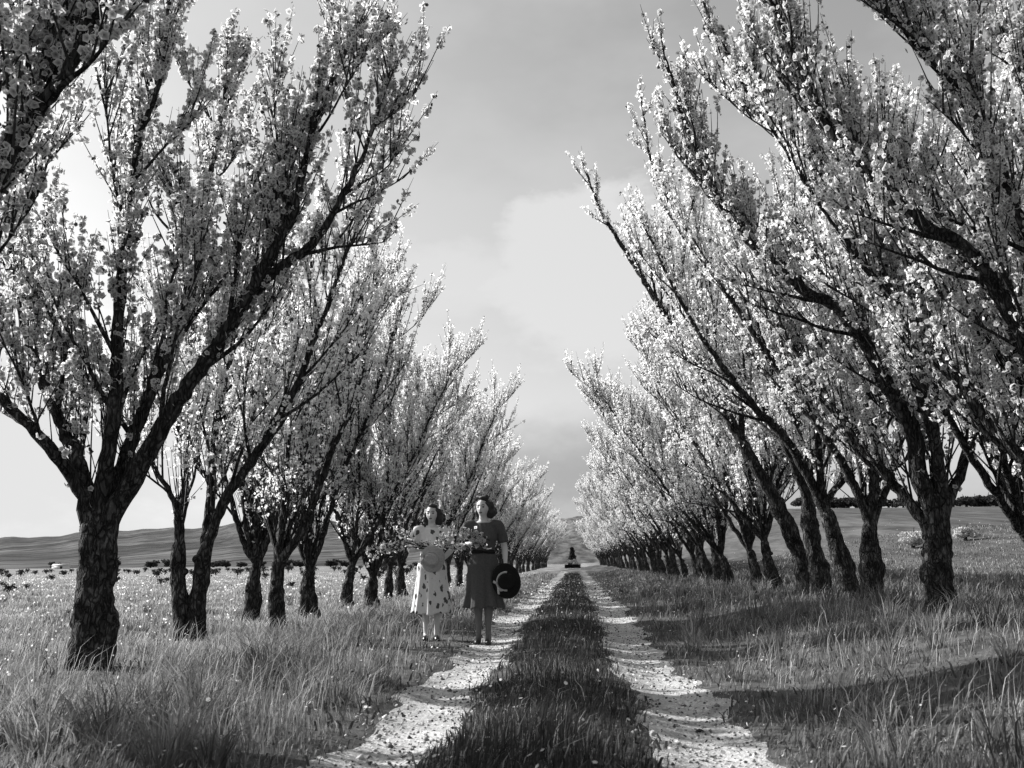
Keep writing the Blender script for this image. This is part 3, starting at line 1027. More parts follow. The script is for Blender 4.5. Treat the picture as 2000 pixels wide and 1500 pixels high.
def generic(seed, side, top, detail=0):
    """side -1: left row (upright vase leaning a little to the road at +x); side +1: right row (trunk leaning to the road at -x)"""
    g_ = np.random.default_rng(seed)
    lean = R(g_.uniform(-4, 8)) if side < 0 else R(-g_.uniform(8, 17))
    ht = g_.uniform(0.55, 1.25)
    stem = [(0, 0, 0), (math.sin(lean) * ht * 0.35 + g_.normal(0, .02), g_.normal(0, .02), ht * 0.4),
            (math.sin(lean) * ht * 0.7 + g_.normal(0, .02), g_.normal(0, .02), ht * 0.75), (math.sin(lean) * ht, 0, ht)]
    tipp = np.array(stem[-1]) - [0, 0, 0.08]
    limbs = []
    nl = int(g_.integers(5, 8))
    for j in range(nl):
        if j == 0:
            azm, inc, ln = g_.uniform(-0.35, 0.35), R(g_.uniform(21, 27) if side < 0 else g_.uniform(28, 33)), 6.0
        else:
            azm, inc, ln = j * 2 * np.pi / nl + g_.uniform(-0.4, 0.4), R(g_.uniform(14, 27)), g_.uniform(4.2, 5.4)
        d = np.array([math.cos(azm) * math.sin(inc) * (1 if side < 0 else -1), math.sin(azm) * math.sin(inc), math.cos(inc)])
        if side > 0:
            d = unit(d + np.array([-0.14, 0, 0]))
        ln = min(ln, (top - 0.6 - ht) / max(0.5, d[2]))
        limbs.append(walk(tipp, d, ln, g_, 0.07 if side < 0 else 0.05, 0.045, 0.35))
    return build_tree([stem], limbs, seed, top, g_.uniform(0.115, 0.15), 0.068, detail, bloom_from=(1.8, 3.1) if side < 0 else (1.3, 2.6))


gl = [generic(300 + i, -1, 6.1 + 0.25 * (i % 3)) for i in range(4)]
gr = [generic(400 + i, 1, 6.2 + 0.25 * (i % 3)) for i in range(5)]
g = np.random.default_rng(5)
ordinal = ['first', 'second', 'third', 'fourth', 'fifth', 'sixth', 'seventh', 'eighth', 'ninth', 'tenth', 'eleventh', 'twelfth', 'thirteenth', 'fourteenth',
           'fifteenth', 'sixteenth', 'seventeenth', 'eighteenth', 'nineteenth', 'twentieth']
# left row: two in front of the thick trunk stand outside the frame and reach in
left = [(-5.15, 6.4, 'blossom tree outside the left frame edge whose limbs reach into the top left corner'),
        (-5.25, 16.7, 'slim blossom tree standing a step behind the left row, its trunk clear against the pasture'),
        (-4.55, 17.7, 'left row blossom tree with a short swollen trunk kinked at its foot'),
        (-4.75, 21.6, 'left of a pair of left row blossom trunks forming a V at their feet'),
        (-4.38, 22.4, 'right of a pair of left row blossom trunks forming a V at their feet'),
        (-4.7, 26.0, 'left row blossom tree just beyond the V shaped pair of trunks, nearer of two'),
        (-4.85, 28.9, 'left row blossom tree left of the white dress, beyond the V shaped pair'),
        (-4.6, 32.0, 'left row blossom tree with its trunk hidden by the white floral dress')]
yy = 35.0
i = 0
while yy < 172:
    lab = ('left row blossom tree between the two women, %s beyond the white dress' % ordinal[i]) if yy < 47 else (
        'left row blossom tree right of the dark dress, %s in line beyond it' % ordinal[i - 5]) if yy < 68 else 'small distant left row blossom tree where trunks merge near the vanishing point'
    left.append((-4.65 + g.normal(0, 0.15), yy, lab))
    yy += 2.5 + g.uniform(-0.5, 0.6) + (0.9 if yy > 95 else 0)
    i += 1
for i, (x, y, lab) in enumerate(left):
    s = g.uniform(0.86, 1.05)
    place_tree(hero_ms['L1'] if i == 0 else gl[(i * 3 + 1) % 4], (x, y, float(ground(x, y)) - 0.02), g.uniform(-0.55, 0.55), (s, s * (1 if g.uniform() < 0.5 else -1), s * g.uniform(0.96, 1.04)), lab, LEFT_G)
right = [(4.75, 10.7, 'blossom tree just right of the nearest dark right hand trunk, cut by the frame edge'),
         (4.35, 9.1, 'blossom tree beyond the right frame edge whose flowering boughs fill the top right corner'),
         (5.5, 6.2, 'closest right row blossom tree, only its outer boughs showing at the right edge'),
         (4.05, 21.3, 'right row blossom tree next beyond the long unforked leaning trunk'),
         (4.1, 23.7, 'right row blossom tree, second beyond the long unforked leaning trunk')]
yy, i = 26.6, 2
while yy < 172:
    lab = ('right row blossom tree, %s beyond the long unforked leaning trunk' % ordinal[i]) if yy < 58 else 'small distant right row blossom tree where trunks merge near the vanishing point'
    right.append((4.05 + g.normal(0, 0.15), yy, lab))
    yy += 2.4 + g.uniform(-0.6, 0.6) + (0.9 if yy > 95 else 0)
    i += 1
for i, (x, y, lab) in enumerate(right):
    s = g.uniform(0.86, 1.05)
    place_tree(hero_ms['R1'] if i == 1 else gr[(i * 2 + 1) % 5], (x, y, float(ground(x, y)) - 0.02), g.uniform(-0.45, 0.45), (s, s * (1 if g.uniform() < 0.5 else -1), s * g.uniform(0.96, 1.04)), lab, RIGHT_G)


# ------------------------------------------------------------------ far things
def simple_tree(name, label, loc, hgt, wid, seed, dark=(0.03, 0.07), group=None, cone=False, cat='tree', nleaf=900, lsc=1.0):
    g_ = np.random.default_rng(seed)
    root = link(name, None, None, loc)
    tag(root, label, cat, group)
    tb = MB()
    tb.add(*tube([(0, 0, -0.3), (0, 0, hgt * 0.3), (0, 0, hgt * 0.8)], [wid * 0.07, wid * 0.05, wid * 0.015], 7))
    for _ in range(7):
        z0 = hgt * g_.uniform(0.15, 0.6)
        d = unit([g_.normal(), g_.normal(), 0.9])
        tb.add(*tube([(0, 0, z0), d * wid * 0.35 + [0, 0, z0]], [wid * 0.03, wid * 0.008], 5))
    link('trunk', tb.mesh('trunk', [M_bark]), root)
    u = g_.uniform(0, 1, nleaf)
    th = g_.uniform(0, 6.28, nleaf)
    if cone:
        z = hgt * (0.06 + 0.94 * u)
        r = wid * 0.5 * (1 - u) ** 0.45 * g_.uniform(0.2, 1.15, nleaf)
    else:
        nb = 7
        bc = np.stack([g_.normal(0, wid * 0.2, nb), g_.normal(0, wid * 0.2, nb), hgt * g_.uniform(0.3, 0.78, nb)], 1)
        k = g_.integers(0, nb, nleaf)
        off = unit(g_.normal(0, 1, (nleaf, 3))) * (g_.uniform(0.3, 1, nleaf) ** 0.5)[:, None] * [wid * 0.26, wid * 0.26, hgt * 0.22]
        pt = bc[k] + off
    c = np.stack([r * np.cos(th), r * np.sin(th), z], 1) if cone else pt
    c[:, 2] = np.maximum(c[:, 2], 0.02)
    v, t, tn = discs(c, unit(g_.normal(0, 1, (nleaf, 3)) + [0, 0, 0.4]), g_.uniform(0.035, 0.075, nleaf) * max(hgt, wid) * lsc, g_.uniform(*dark, nleaf), 5)
    tag(link('crown', make_mesh('crown', v, [t], {'tone': tn}, [M_leaf]), root), kind='stuff')
    return root


def gz(x, y):
    return float(ground(x, y))


simple_tree('conifer', 'dark narrow conifer closing the far end of the avenue', (-0.35, 142, gz(-0.35, 142)), 2.7, 1.1, 1, (0.03, 0.08), None, True, 'tree', 500)
hb = MB()
g = np.random.default_rng(21)
root = link('hedge', None, None, (-0.3, 136, gz(-0.3, 136)))
tag(root, 'low dark hedge lying across the far end of the track', 'hedge')
N = 700
c = np.stack([g.uniform(-1.0, 1.0, N), g.uniform(-0.4, 0.4, N), g.uniform(0.03, 0.45, N)], 1)
v, t, tn = discs(c, unit(g.normal(0, 1, (N, 3))), g.uniform(0.05, 0.11, N), g.uniform(0.02, 0.05, N), 5)
tag(link('foliage', make_mesh('foliage', v, [t], {'tone': tn}, [M_leaf]), root), kind='stuff')
for sx_ in np.linspace(-0.9, 0.9, 6):
    hb.add(*tube([(sx_, 0, -0.1), (sx_ + 0.05, 0, 0.35)], [0.04, 0.015], 5))
link('stems', hb.mesh('stems', [M_bark]), root)
simple_tree('bush', 'small pale blossoming bush just beyond the dark hedge at the end of the track', (0.0, 139, gz(0, 139)), 1.2, 1.3, 3, (0.45, 0.65), None, False, 'bush', 700)
for i, (bx, by, bh, bw_) in enumerate([(19.8, 62, 1.05, 2.1), (23.2, 63, 0.8, 1.7)]):
    simple_tree('bush', ['larger pale flowering bush in the right field, seen between the nearest trunks', 'smaller pale flowering bush close to the right frame edge in the field'][i],
                (bx, by, gz(bx, by)), bh, bw_, 40 + i, (0.35, 0.6), 'pale bushes in the right field', False, 'bush', 2600, 0.4)

# the line of trees on the crest of the right field
crest_src = [simple_tree('crest_tree', 'round dark tree on the right field crest, at the left end of the line', (40, 183, gz(40, 183)), 1.9, 3.6, 50, (0.04, 0.09), 'dark trees along the crest at right', nleaf=500)]
g = np.random.default_rng(4)


def copy_thing(src, loc, rz, sc, label):
    r_ = src.copy()
    col.objects.link(r_)
    r_.location = loc
    r_.rotation_euler = (0, 0, rz)
    r_.scale = sc
    r_['label'] = label
    for ch in src.children:
        c_ = ch.copy()
        col.objects.link(c_)
        c_.parent = r_
    return r_


for i in range(26):
    x = 43 + i * 2.1 + g.uniform(-0.7, 0.7)
    y = 184 + g.uniform(-2, 6)
    s = g.uniform(0.65, 1.15)
    copy_thing(crest_src[0], (x, y, gz(x, y)), g.uniform(0, 6), (s * 1.1, s, s), 'round dark distant tree in the line along the crest of the right field')

# far left: scrub at the foot of the hills and a long white shed
scrub = simple_tree('scrub_bush', 'dark scrub bush just right of the white shed at the foot of the hills', (-117, 246, gz(-117, 246)), 2.2, 4.0, 60, (0.03, 0.07), 'scrub bushes at the foot of the left hills', False, 'bush', 400)
for (x, y, s, lab) in [(-127, 248, 0.8, 'dark scrub bush just left of the white shed at the foot of the hills'),
                       (-113.5, 250, 1.5, 'taller dark scrub bush half hidden by the thick nearest trunk'),
                       (-105, 252, 0.9, 'low scrub bush just right of the thick nearest trunk, at the foot of the hills'),
                       (-101, 255, 1.0, 'rounded scrub bush between the thick nearest trunk and the two stemmed tree')]:
    copy_thing(scrub, (x, y, gz(x, y)), x, (s * 1.3, s, s), lab)
for i in range(14):
    x = -92 + i * 4.4 + g.uniform(-1.5, 1.5)
    s = g.uniform(0.5, 1.0)
    copy_thing(scrub, (x, 258, gz(x, 258)), x, (s * 1.7, s, s), 'low dark scrub bush in the hedge line at the foot of the hills')

M_white = solid('white painted boards', 0.6, 0.75, 2, 0.7)
M_roof = solid('pale roof iron', 0.45, 0.6, 2, 0.6)
M_dark = solid('dark opening', 0.02, 0.03, 2, 0.8)


def box(mb, x0, x1, y0, y1, z0, z1):
    v = np.array([(x, y, z) for z in (z0, z1) for y in (y0, y1) for x in (x0, x1)], float)
    mb.add(v, [(0, 2, 3, 1), (4, 5, 7, 6), (0, 1, 5, 4), (2, 6, 7, 3), (0, 4, 6, 2), (1, 3, 7, 5)])


root = link('farm_shed', None, None, (-121.8, 240, gz(-121.8, 240)))
tag(root, 'long low white shed far off in the left field below the hills', 'shed')
mb = MB()
box(mb, -1.7, 1.7, -1.0, 1.0, -0.3, 0.75)
link('wall', mb.mesh('wall', [M_white], False), root)
mb = MB()
mb.add([(-1.85, -1.2, 0.72), (1.85, -1.2, 0.72), (1.85, 0, 1.15), (-1.85, 0, 1.15), (-1.85, 1.2, 0.72), (1.85, 1.2, 0.72)],
       [(0, 1, 2, 3), (3, 2, 5, 4), (0, 4, 5, 1)], [(0, 3, 4), (1, 5, 2)])
link('roof', mb.mesh('roof', [M_roof], False), root)
mb = MB()
box(mb, 0.3, 0.9, -1.03, -0.98, 0, 0.6)
link('door', mb.mesh('door', [M_dark], False), root)

# grapevines: short dark stumps with knuckled arms, in rows on the left field
g = np.random.default_rng(77)


def vine_mesh(seed):
    g_ = np.random.default_rng(seed)
    mb = MB()
    mb.add(*tube([(0, 0, -0.1), (0.03, 0, 0.2), (-0.02, 0.02, 0.38)], [0.06, 0.05, 0.055], 7))
    for k in range(6):
        a = k * 1.05 + g_.uniform(-0.3, 0.3)
        d = np.array([math.cos(a), math.sin(a), g_.uniform(0.5, 1.4)])
        mb.add(*tube(walk((0, 0, 0.34), d, g_.uniform(0.25, 0.5), g_, 0.3, 0.15, 0.08), np.linspace(0.035, 0.01, max(3, int(0.3 / 0.08)) + 1)[:1].repeat(1), 5)
               if False else tube(walk((0, 0, 0.34), d, 0.4, g_, 0.3, 0.15, 0.08), 0.022, 5))
    return mb.mesh('grapevine', [M_bark])


def vine_leaves(seed):
    g_ = np.random.default_rng(seed)
    N_ = 110
    c = g_.normal(0, 1, (N_, 3)) * [0.19, 0.19, 0.12] + [0, 0, 0.42]
    v, t, tn = discs(c, unit(g_.normal(0, 1, (N_, 3))), g_.uniform(0.04, 0.08, N_), g_.uniform(0.025, 0.07, N_), 5)
    return make_mesh('leaves', v, [t], {'tone': tn}, [M_leaf])


vm = [vine_mesh(i) for i in range(3)]
vl = [vine_leaves(i) for i in range(3)]
rows = 0
for j, y in enumerate(list(np.arange(32, 60, 7)) + list(np.arange(62, 150, 8))):
    sp = 2.6 if y < 60 else 3.4
    for i in range(60):
        x = -8.5 - 0.05 * y - i * sp + g.uniform(-0.5, 0.5)
        if x < -0.58 * y - 1:
            break
        if g.uniform() < 0.35:
            continue
        s = g.uniform(0.6, 1.1) * (0.5 if y < 60 else 1.0)
        yj = y + g.uniform(-0.7, 0.7)
        k = int(g.integers(3))
        r_ = link('grapevine', vm[k], None, (x, yj, gz(x, yj)))
        r_.rotation_euler = (0, 0, g.uniform(0, 6))
        r_.scale = (s, s, s)
        tag(r_, 'stumpy dark grapevine in the near rows across the left field' if y < 60 else 'tiny dark grapevine dot in the far rows of the left field below the hills',
            'grapevine', 'grapevines near rows of the left field' if y < 60 else 'grapevines far rows of the left field')
        tag(link('leaves', vl[k], r_), kind='stuff')
        rows += 1

# ------------------------------------------------------------------ the two women
M_skin = solid('skin', 0.48, 0.55, 6, 0.55, 0, 30, None, 0.3)
M_lip = solid('lips', 0.10, 0.13, 20, 0.5)
M_eye = solid('eyes', 0.03, 0.05, 20, 0.3)
M_hair = solid('dark hair', 0.008, 0.028, 26, 0.5, 0.8, 40, (1, 1, 0.35), 0.4)
M_shoe = solid('black leather', 0.012, 0.02, 8, 0.35, 0, 30, None, 0.5)
M_stock = solid('stockings', 0.10, 0.13, 10, 0.6)


def fabric(name, lo, hi, spots=None):
    m, n, l, out = new_mat(name)
    p = n.new('ShaderNodeBsdfPrincipled')
    p.inputs['Roughness'].default_value = 0.9
    p.inputs['Specular IOR Level'].default_value = 0.15
    c = ramp(n, l, noise(n, l, 60, 3, 0.6), [(0.3, lo), (0.7, hi)])
    if spots is not None:
        t = n.new('ShaderNodeTexCoord')
        mp = n.new('ShaderNodeMapping')
        mp.inputs['Scale'].default_value = (1, 0.6, 0.62)
        mp.inputs['Rotation'].default_value = (0.2, 0.5, 0.3)
        l.new(t.outputs['Object'], mp.inputs[0])
        nz = n.new('ShaderNodeTexNoise')
        nz.inputs['Scale'].default_value = 26
        l.new(mp.outputs[0], nz.inputs['Vector'])
        ad = n.new('ShaderNodeMixRGB')
        ad.inputs[0].default_value = 0.055
        l.new(mp.outputs[0], ad.inputs[1])
        l.new(nz.outputs['Color'], ad.inputs[2])
        vo = n.new('ShaderNodeTexVoronoi')
        vo.inputs['Scale'].default_value = 16.5
        vo.inputs['Randomness'].default_value = 0.9
        l.new(ad.outputs[0], vo.inputs['Vector'])
        sp = ramp(n, l, vo.outputs['Distance'], [(0.30, 1.0), (0.36, 0.0)])
        mx = n.new('ShaderNodeMix')
        mx.data_type = 'RGBA'
        l.new(sp, mx.inputs['Factor'])
        l.new(c, mx.inputs['A'])
        mx.inputs['B'].default_value = (spots, spots, spots, 1)
        c = mx.outputs['Result']
    l.new(c, p.inputs['Base Color'])
    b = n.new('ShaderNodeBump')
    b.inputs['Strength'].default_value = 0.25
    b.inputs['Distance'].default_value = 0.01
    l.new(noise(n, l, 14, 4, 0.6, 'Object', (1, 1, 0.3)), b.inputs['Height'])
    l.new(b.outputs[0], p.inputs['Normal'])
    l.new(p.outputs[0], out.inputs['Surface'])
    return m


M_floral = fabric('white floral cotton', 0.58, 0.66, 0.08)
M_wool = fabric('dark plain crepe', 0.06, 0.085)
M_belt = fabric('black belt', 0.012, 0.018)
M_straw = fabric('pale straw', 0.30, 0.40)
M_black = fabric('black straw', 0.008, 0.014)
M_ribbon = fabric('pale ribbon', 0.36, 0.44)


def loft(secs, k=28):
    """closed body of elliptical sections (x, y, z, rx, ry)"""
    th = np.arange(k) * 2 * np.pi / k
    s = np.asarray(secs, float)
    n_ = len(s)
    v = np.stack([s[:, 0:1] + s[:, 3:4] * np.cos(th), s[:, 1:2] + s[:, 4:5] * np.sin(th), s[:, 2:3] + 0 * th], -1).reshape(-1, 3)
    i = np.arange(n_ - 1)[:, None] * k
    j = np.arange(k)[None]
    j2 = (j + 1) % k
    q = np.stack([i + j, i + j2, i + k + j2, i + k + j], -1).reshape(-1, 4)
    v = np.vstack([v, s[0, :3], s[-1, :3]])
    jj = np.arange(k)
    t = np.vstack([np.stack([np.full(k, n_ * k), (jj + 1) % k, jj], 1), np.stack([np.full(k, n_ * k + 1), (n_ - 1) * k + jj, (n_ - 1) * k + (jj + 1) % k], 1)])
    return v, q, t


def ball(c, r, k=20, m_=14):
    rows_ = []
    for i in range(1, m_):
        a = math.pi * i / m_
        rows_.append((c[0], c[1], c[2] - r[2] * math.cos(a), r[0] * math.sin(a), r[1] * math.sin(a)))
    rows_ = [(c[0], c[1], c[2] - r[2] * 0.995, r[0] * 0.06, r[1] * 0.06)] + rows_ + [(c[0], c[1], c[2] + r[2] * 0.995, r[0] * 0.06, r[1] * 0.06)]
    return loft(rows_, k)


def fuse(mb, voxel, mats, name, smooth=3, fn=None):
    """one continuous skin over all the collected solids"""
    v = np.concatenate(mb.v)
    me = make_mesh('tmp', v, mb.f)
    o = bpy.data.objects.new('tmp', me)
    col.objects.link(o)
    # outward normals
    import bmesh
    bm = bmesh.new()
    bm.from_mesh(me)
    bmesh.ops.recalc_face_normals(bm, faces=bm.faces)
    bm.to_mesh(me)
    bm.free()
    md = o.modifiers.new('r', 'REMESH')
    md.mode = 'VOXEL'
    md.voxel_size = voxel
    md.use_smooth_shade = True
    if smooth:
        sm = o.modifiers.new('s', 'SMOOTH')
        sm.factor = 0.5
        sm.iterations = smooth
    dg = bpy.context.evaluated_depsgraph_get()
    res = bpy.data.meshes.new_from_object(o.evaluated_get(dg))
    bpy.data.objects.remove(o)
    bpy.data.meshes.remove(me)
    res.name = name
    res.materials.clear()
    for m_ in mats:
        res.materials.append(m_)
    if fn is not None:
        co = np.empty(len(res.vertices) * 3, np.float32)
        res.vertices.foreach_get('co', co)
        co = fn(co.reshape(-1, 3).astype(float))
        res.vertices.foreach_set('co', co.astype(np.float32).ravel())
        res.update()
    return res


def head_shape(yaw, pitch, c):
    """head solid, plus a function that carries points of the head's own space into the body's"""
    th = np.linspace(0, np.pi, 40)
    ph = np.arange(48) * 2 * np.pi / 48
    T, P_ = np.meshgrid(th[1:-1], ph, indexing='ij')
    d = np.stack([np.sin(T) * np.cos(P_), np.sin(T) * np.sin(P_), -np.cos(T)], -1)      # from chin up
    x = d[..., 0] * 0.072
    y = d[..., 1] * 0.094
    z = d[..., 2] * 0.116
    lowz = np.clip(-d[..., 2], 0, 1)
    x = x * (1 - 0.42 * lowz ** 1.6)
    front = np.clip(-d[..., 1], 0, 1)
    y = y + np.clip(d[..., 1], 0, 1) * lowz * -0.03                 # flat nape
    y = y + front * lowz ** 2 * 0.012
    gx_ = lambda a, s_, b_, t_: np.exp(-((x - a) / s_) ** 2 - ((z - b_) / t_) ** 2) * (front > 0.2)
    y = y - 0.021 * np.exp(-(x / 0.012) ** 2) * np.exp(-((z + 0.028) / 0.017) ** 2) * (front > 0.3)
    y = y - 0.011 * np.exp(-(x / 0.009) ** 2) * np.exp(-((z + 0.005) / 0.022) ** 2) * (front > 0.3)
    y = y + 0.009 * (gx_(0.030, 0.014, 0.004, 0.011) + gx_(-0.030, 0.014, 0.004, 0.011))
    y = y - 0.005 * (gx_(0.030, 0.020, 0.026, 0.010) + gx_(-0.030, 0.020, 0.026, 0.010))
    y = y - 0.006 * np.exp(-(x / 0.020) ** 2 - ((z + 0.062) / 0.012) ** 2) * (front > 0.3)
    y = y - 0.008 * np.exp(-(x / 0.020) ** 2 - ((z + 0.098) / 0.014) ** 2) * (front > 0.2)
    y = y - 0.004 * (gx_(0.042, 0.016, -0.025, 0.02) + gx_(-0.042, 0.016, -0.025, 0.02))
    rot = np.array(Matrix.Rotation(yaw, 3, 'Z') @ Matrix.Rotation(pitch, 3, 'X'))

    def tf(p_):
        return np.asarray(p_, float) @ rot.T + np.asarray(c)
    n_, k = T.shape
    v = tf(np.stack([x, y, z], -1).reshape(-1, 3))
    i = np.arange(n_ - 1)[:, None] * k
    j = np.arange(k)[None]
    j2 = (j + 1) % k
    q = np.stack([i + j, i + j2, i + k + j2, i + k + j], -1).reshape(-1, 4)
    v = np.vstack([v, tf([(0, 0, -0.113), (0, 0, 0.116)])])
    jj = np.arange(k)
    t = np.vstack([np.stack([np.full(k, n_ * k), (jj + 1) % k, jj], 1), np.stack([np.full(k, n_ * k + 1), (n_ - 1) * k + jj, (n_ - 1) * k + (jj + 1) % k], 1)])
    return (v, q, t), tf


def hand(mb, wrist, d, palm, thumb, curl):
    """palm and five separate bent fingers; d points along the hand, palm is the way the palm faces"""
    d, palm = unit(d), unit(np.asarray(palm, float) - unit(d) * np.dot(palm, unit(d)))
    s = np.cross(d, palm) * thumb
    w = np.asarray(wrist, float)
    pts = [w - d * 0.02, w + d * 0.02, w + d * 0.06, w + d * 0.092]
    for off in (-0.021, 0.0, 0.021):
        mb.add(*tube([p_ + s * off for p_ in pts], [0.017, 0.0165, 0.0165, 0.0125], 8))
    for off, ln, r_ in ((0.030, 0.072, 0.0082), (0.010, 0.080, 0.0085), (-0.011, 0.074, 0.0082), (-0.031, 0.058, 0.0072)):
        p0 = w + d * 0.085 + s * off
        out_ = [p0 - d * 0.02, p0]
        a = 0.0
        for seg_, cu in ((0.45, curl * 0.7), (0.32, curl), (0.23, curl * 0.8)):
            a += cu
            out_.append(out_[-1] + (d * math.cos(a) + palm * math.sin(a) + s * off * 1.6) * ln * seg_)
        mb.add(*tube(out_, [r_ * 1.1, r_ * 1.05, r_, r_ * 0.95, r_ * 0.8], 8))
    p0 = w + d * 0.025 + s * 0.03
    t1 = p0 + (d * 0.55 + s * 0.75 + palm * 0.3) * 0.04
    t2 = t1 + (d * 0.8 + s * 0.25 + palm * 0.6) * 0.032
    t3 = t2 + (d * 0.8 - s * 0.05 + palm * 0.8) * 0.022
    mb.add(*tube([p0 - s * 0.012, p0, t1, t2, t3], [0.013, 0.0125, 0.0105, 0.0095, 0.008], 8))


def woman(label, loc, scale, arms, head_yaw, hem, hem_r, dress_mat, hair_fn, waist_mat, leg_mat, sleeve, shoe_h, rz=0.0, legs_apart=0.075, fold_seed=0):
    root = link('person', None, None, loc)
    tag(root, label, 'person', 'women standing on the avenue')
    root.scale = (scale,) * 3
    root.rotation_euler = (0, 0, rz)
    mb = MB()
    # torso
    mb.add(*loft([(0, 0.0, 0.80, 0.14, 0.10), (0, 0.005, 0.86, 0.165, 0.115), (0, 0.005, 0.94, 0.155, 0.105), (0, 0, 1.03, 0.118, 0.085), (0, -0.005, 1.12, 0.128, 0.095),
                  (0, -0.012, 1.20, 0.145, 0.108), (0, -0.004, 1.29, 0.155, 0.09), (0, 0.008, 1.345, 0.135, 0.065), (0, 0.012, 1.385, 0.07, 0.05)]))
    mb.add(*tube([(0, 0.02, 1.34), (0, 0.014, 1.40), (0, 0.004, 1.47)], [0.062, 0.049, 0.050], 16))
    hc = (0, -0.012, 1.535)
    solid_, tf = head_shape(head_yaw, R(-3), hc)
    mb.add(*solid_)
    for sx_ in (-1, 1):
        mb.add(*ball(tf([(sx_ * 0.072, 0.008, -0.01)])[0], (0.010, 0.018, 0.030), 10, 8))       # ears
        hx = sx_ * legs_apart
        mb.add(*tube(resample([(hx, 0, 0.86), (hx * 1.02, -0.008, 0.66), (hx * 0.95, -0.006, 0.47), (hx * 0.95, 0.012, 0.36), (hx * 0.9, 0.010, 0.22), (hx * 0.88, 0.006, 0.10 + shoe_h * 0.4), (hx * 0.88, 0.006, 0.05 + shoe_h * 0.4)], 0.05),
                       np.interp(np.linspace(0, 1, len(resample([(hx, 0, 0.86), (hx * 1.02, -0.008, 0.66), (hx * 0.95, -0.006, 0.47), (hx * 0.95, 0.012, 0.36), (hx * 0.9, 0.010, 0.22), (hx * 0.88, 0.006, 0.10 + shoe_h * 0.4), (hx * 0.88, 0.006, 0.05 + shoe_h * 0.4)], 0.05))),
                                 [0, 0.25, 0.48, 0.60, 0.76, 0.92, 1.0], [0.085, 0.070, 0.050, 0.054, 0.040, 0.031, 0.033]), 14))
        mb.add(*tube([(hx * 0.88, 0.035, 0.035 + shoe_h * 0.9), (hx * 0.9, -0.02, 0.045 + shoe_h * 0.5), (hx * 0.95, -0.09, 0.024), (hx * 1.0, -0.15, 0.020)], [0.028, 0.034, 0.030, 0.018], 10))
    for sh, el_, wr, d, palm, th_ in arms:
        mb.add(*tube(resample([np.array(sh) * [0.8, 1, 1], sh, 0.5 * (np.array(sh) + el_), el_], 0.04), np.interp(np.linspace(0, 1, len(resample([np.array(sh) * [0.8, 1, 1], sh, 0.5 * (np.array(sh) + el_), el_], 0.04))), [0, 0.2, 0.55, 1], [0.045, 0.046, 0.042, 0.036]), 12))
        mb.add(*tube(resample([el_, 0.6 * np.array(el_) + 0.4 * np.array(wr), wr], 0.04), np.interp(np.linspace(0, 1, len(resample([el_, 0.6 * np.array(el_) + 0.4 * np.array(wr), wr], 0.04))), [0, 0.35, 1], [0.036, 0.036, 0.022]), 12))
        hand(mb, wr, d, palm, th_, 0.55)
    body = fuse(mb, 0.0085, [M_skin, leg_mat], 'body', 3)
    # stockings: the legs' faces below the knee take their own material
    cz = np.empty(len(body.polygons) * 3, np.float32)
    body.polygons.foreach_get('center', cz)
    body.polygons.foreach_set('material_index', (cz.reshape(-1, 3)[:, 2] < 0.8).astype(np.int32))
    body_o = link('body', body, root)
    # dress: bodice and sleeves in one, then a skirt in folds
    mb = MB()
    mb.add(*loft([(0, 0, 0.985, 0.128, 0.096), (0, 0, 1.03, 0.124, 0.094), (0, -0.007, 1.10, 0.140, 0.108), (0, -0.018, 1.19, 0.160, 0.126), (0, -0.010, 1.27, 0.168, 0.108), (0, 0.004, 1.335, 0.158, 0.078), (0, 0.012, 1.368, 0.105, 0.064)]))
    for sh, el_, wr, d, palm, th_ in arms:
        s0, s1 = np.array(sh, float), np.array(el_, float)
        e_ = s0 + (s1 - s0) * sleeve
        mb.add(*tube(resample([s0 * [0.62, 1, 1], s0 + [0, 0, 0.006], 0.5 * (s0 + e_) + [0.012 * np.sign(sh[0]), 0, 0.004], e_], 0.04), np.linspace(0.060, 0.062, len(resample([s0 * [0.62, 1, 1], s0 + [0, 0, 0.006], 0.5 * (s0 + e_) + [0.012 * np.sign(sh[0]), 0, 0.004], e_], 0.04))), 14))

    def crease(co):
        a = np.arctan2(co[:, 1], co[:, 0])
        r_ = 0.005 * np.sin(9 * a + 14 * co[:, 2]) * sstep(1.3, 1.05, co[:, 2]) + 0.003 * np.sin(31 * co[:, 2] + 5 * co[:, 0] * 20)
        co[:, :2] *= (1 + r_ / 0.14)[:, None]
        return co
    bod = link('dress', fuse(mb, 0.009, [dress_mat], 'dress', 3, crease), root)
    k, nz_ = 96, 30
    th = np.arange(k) * 2 * np.pi / k
    g_ = np.random.default_rng(fold_seed)
    ph = g_.uniform(0, 6.28, 4)
    V = []
    for shell in (0, 1):
        for i in range(nz_):
            t = i / (nz_ - 1)
            z = 1.03 + (hem - 1.03) * t
            hip = np.interp(z, [hem, 0.62, 0.80, 0.88, 0.96, 1.03], [hem_r[0], hem_r[0] * 0.86, 0.185, 0.185, 0.160, 0.126])
            hipy = np.interp(z, [hem, 0.62, 0.80, 0.88, 0.96, 1.03], [hem_r[1], hem_r[1] * 0.86, 0.135, 0.135, 0.118, 0.095])
            fold = 1 + t ** 1.5 * (0.10 * np.sin(7 * th + ph[0]) + 0.07 * np.sin(11 * th + ph[1]) + 0.04 * np.sin(17 * th + ph[2]))
            dr = -0.004 * shell
            V.append(np.stack([(hip * fold + dr) * np.cos(th), (hipy * fold + dr) * np.sin(th), z + 0.012 * t * np.sin(3 * th + ph[3]) + 0.010 * t * np.sin(9 * th)], 1))
    V = np.concatenate(V)
    i = np.arange(nz_ - 1)[:, None] * k
    j = np.arange(k)[None]
    j2 = (j + 1) % k
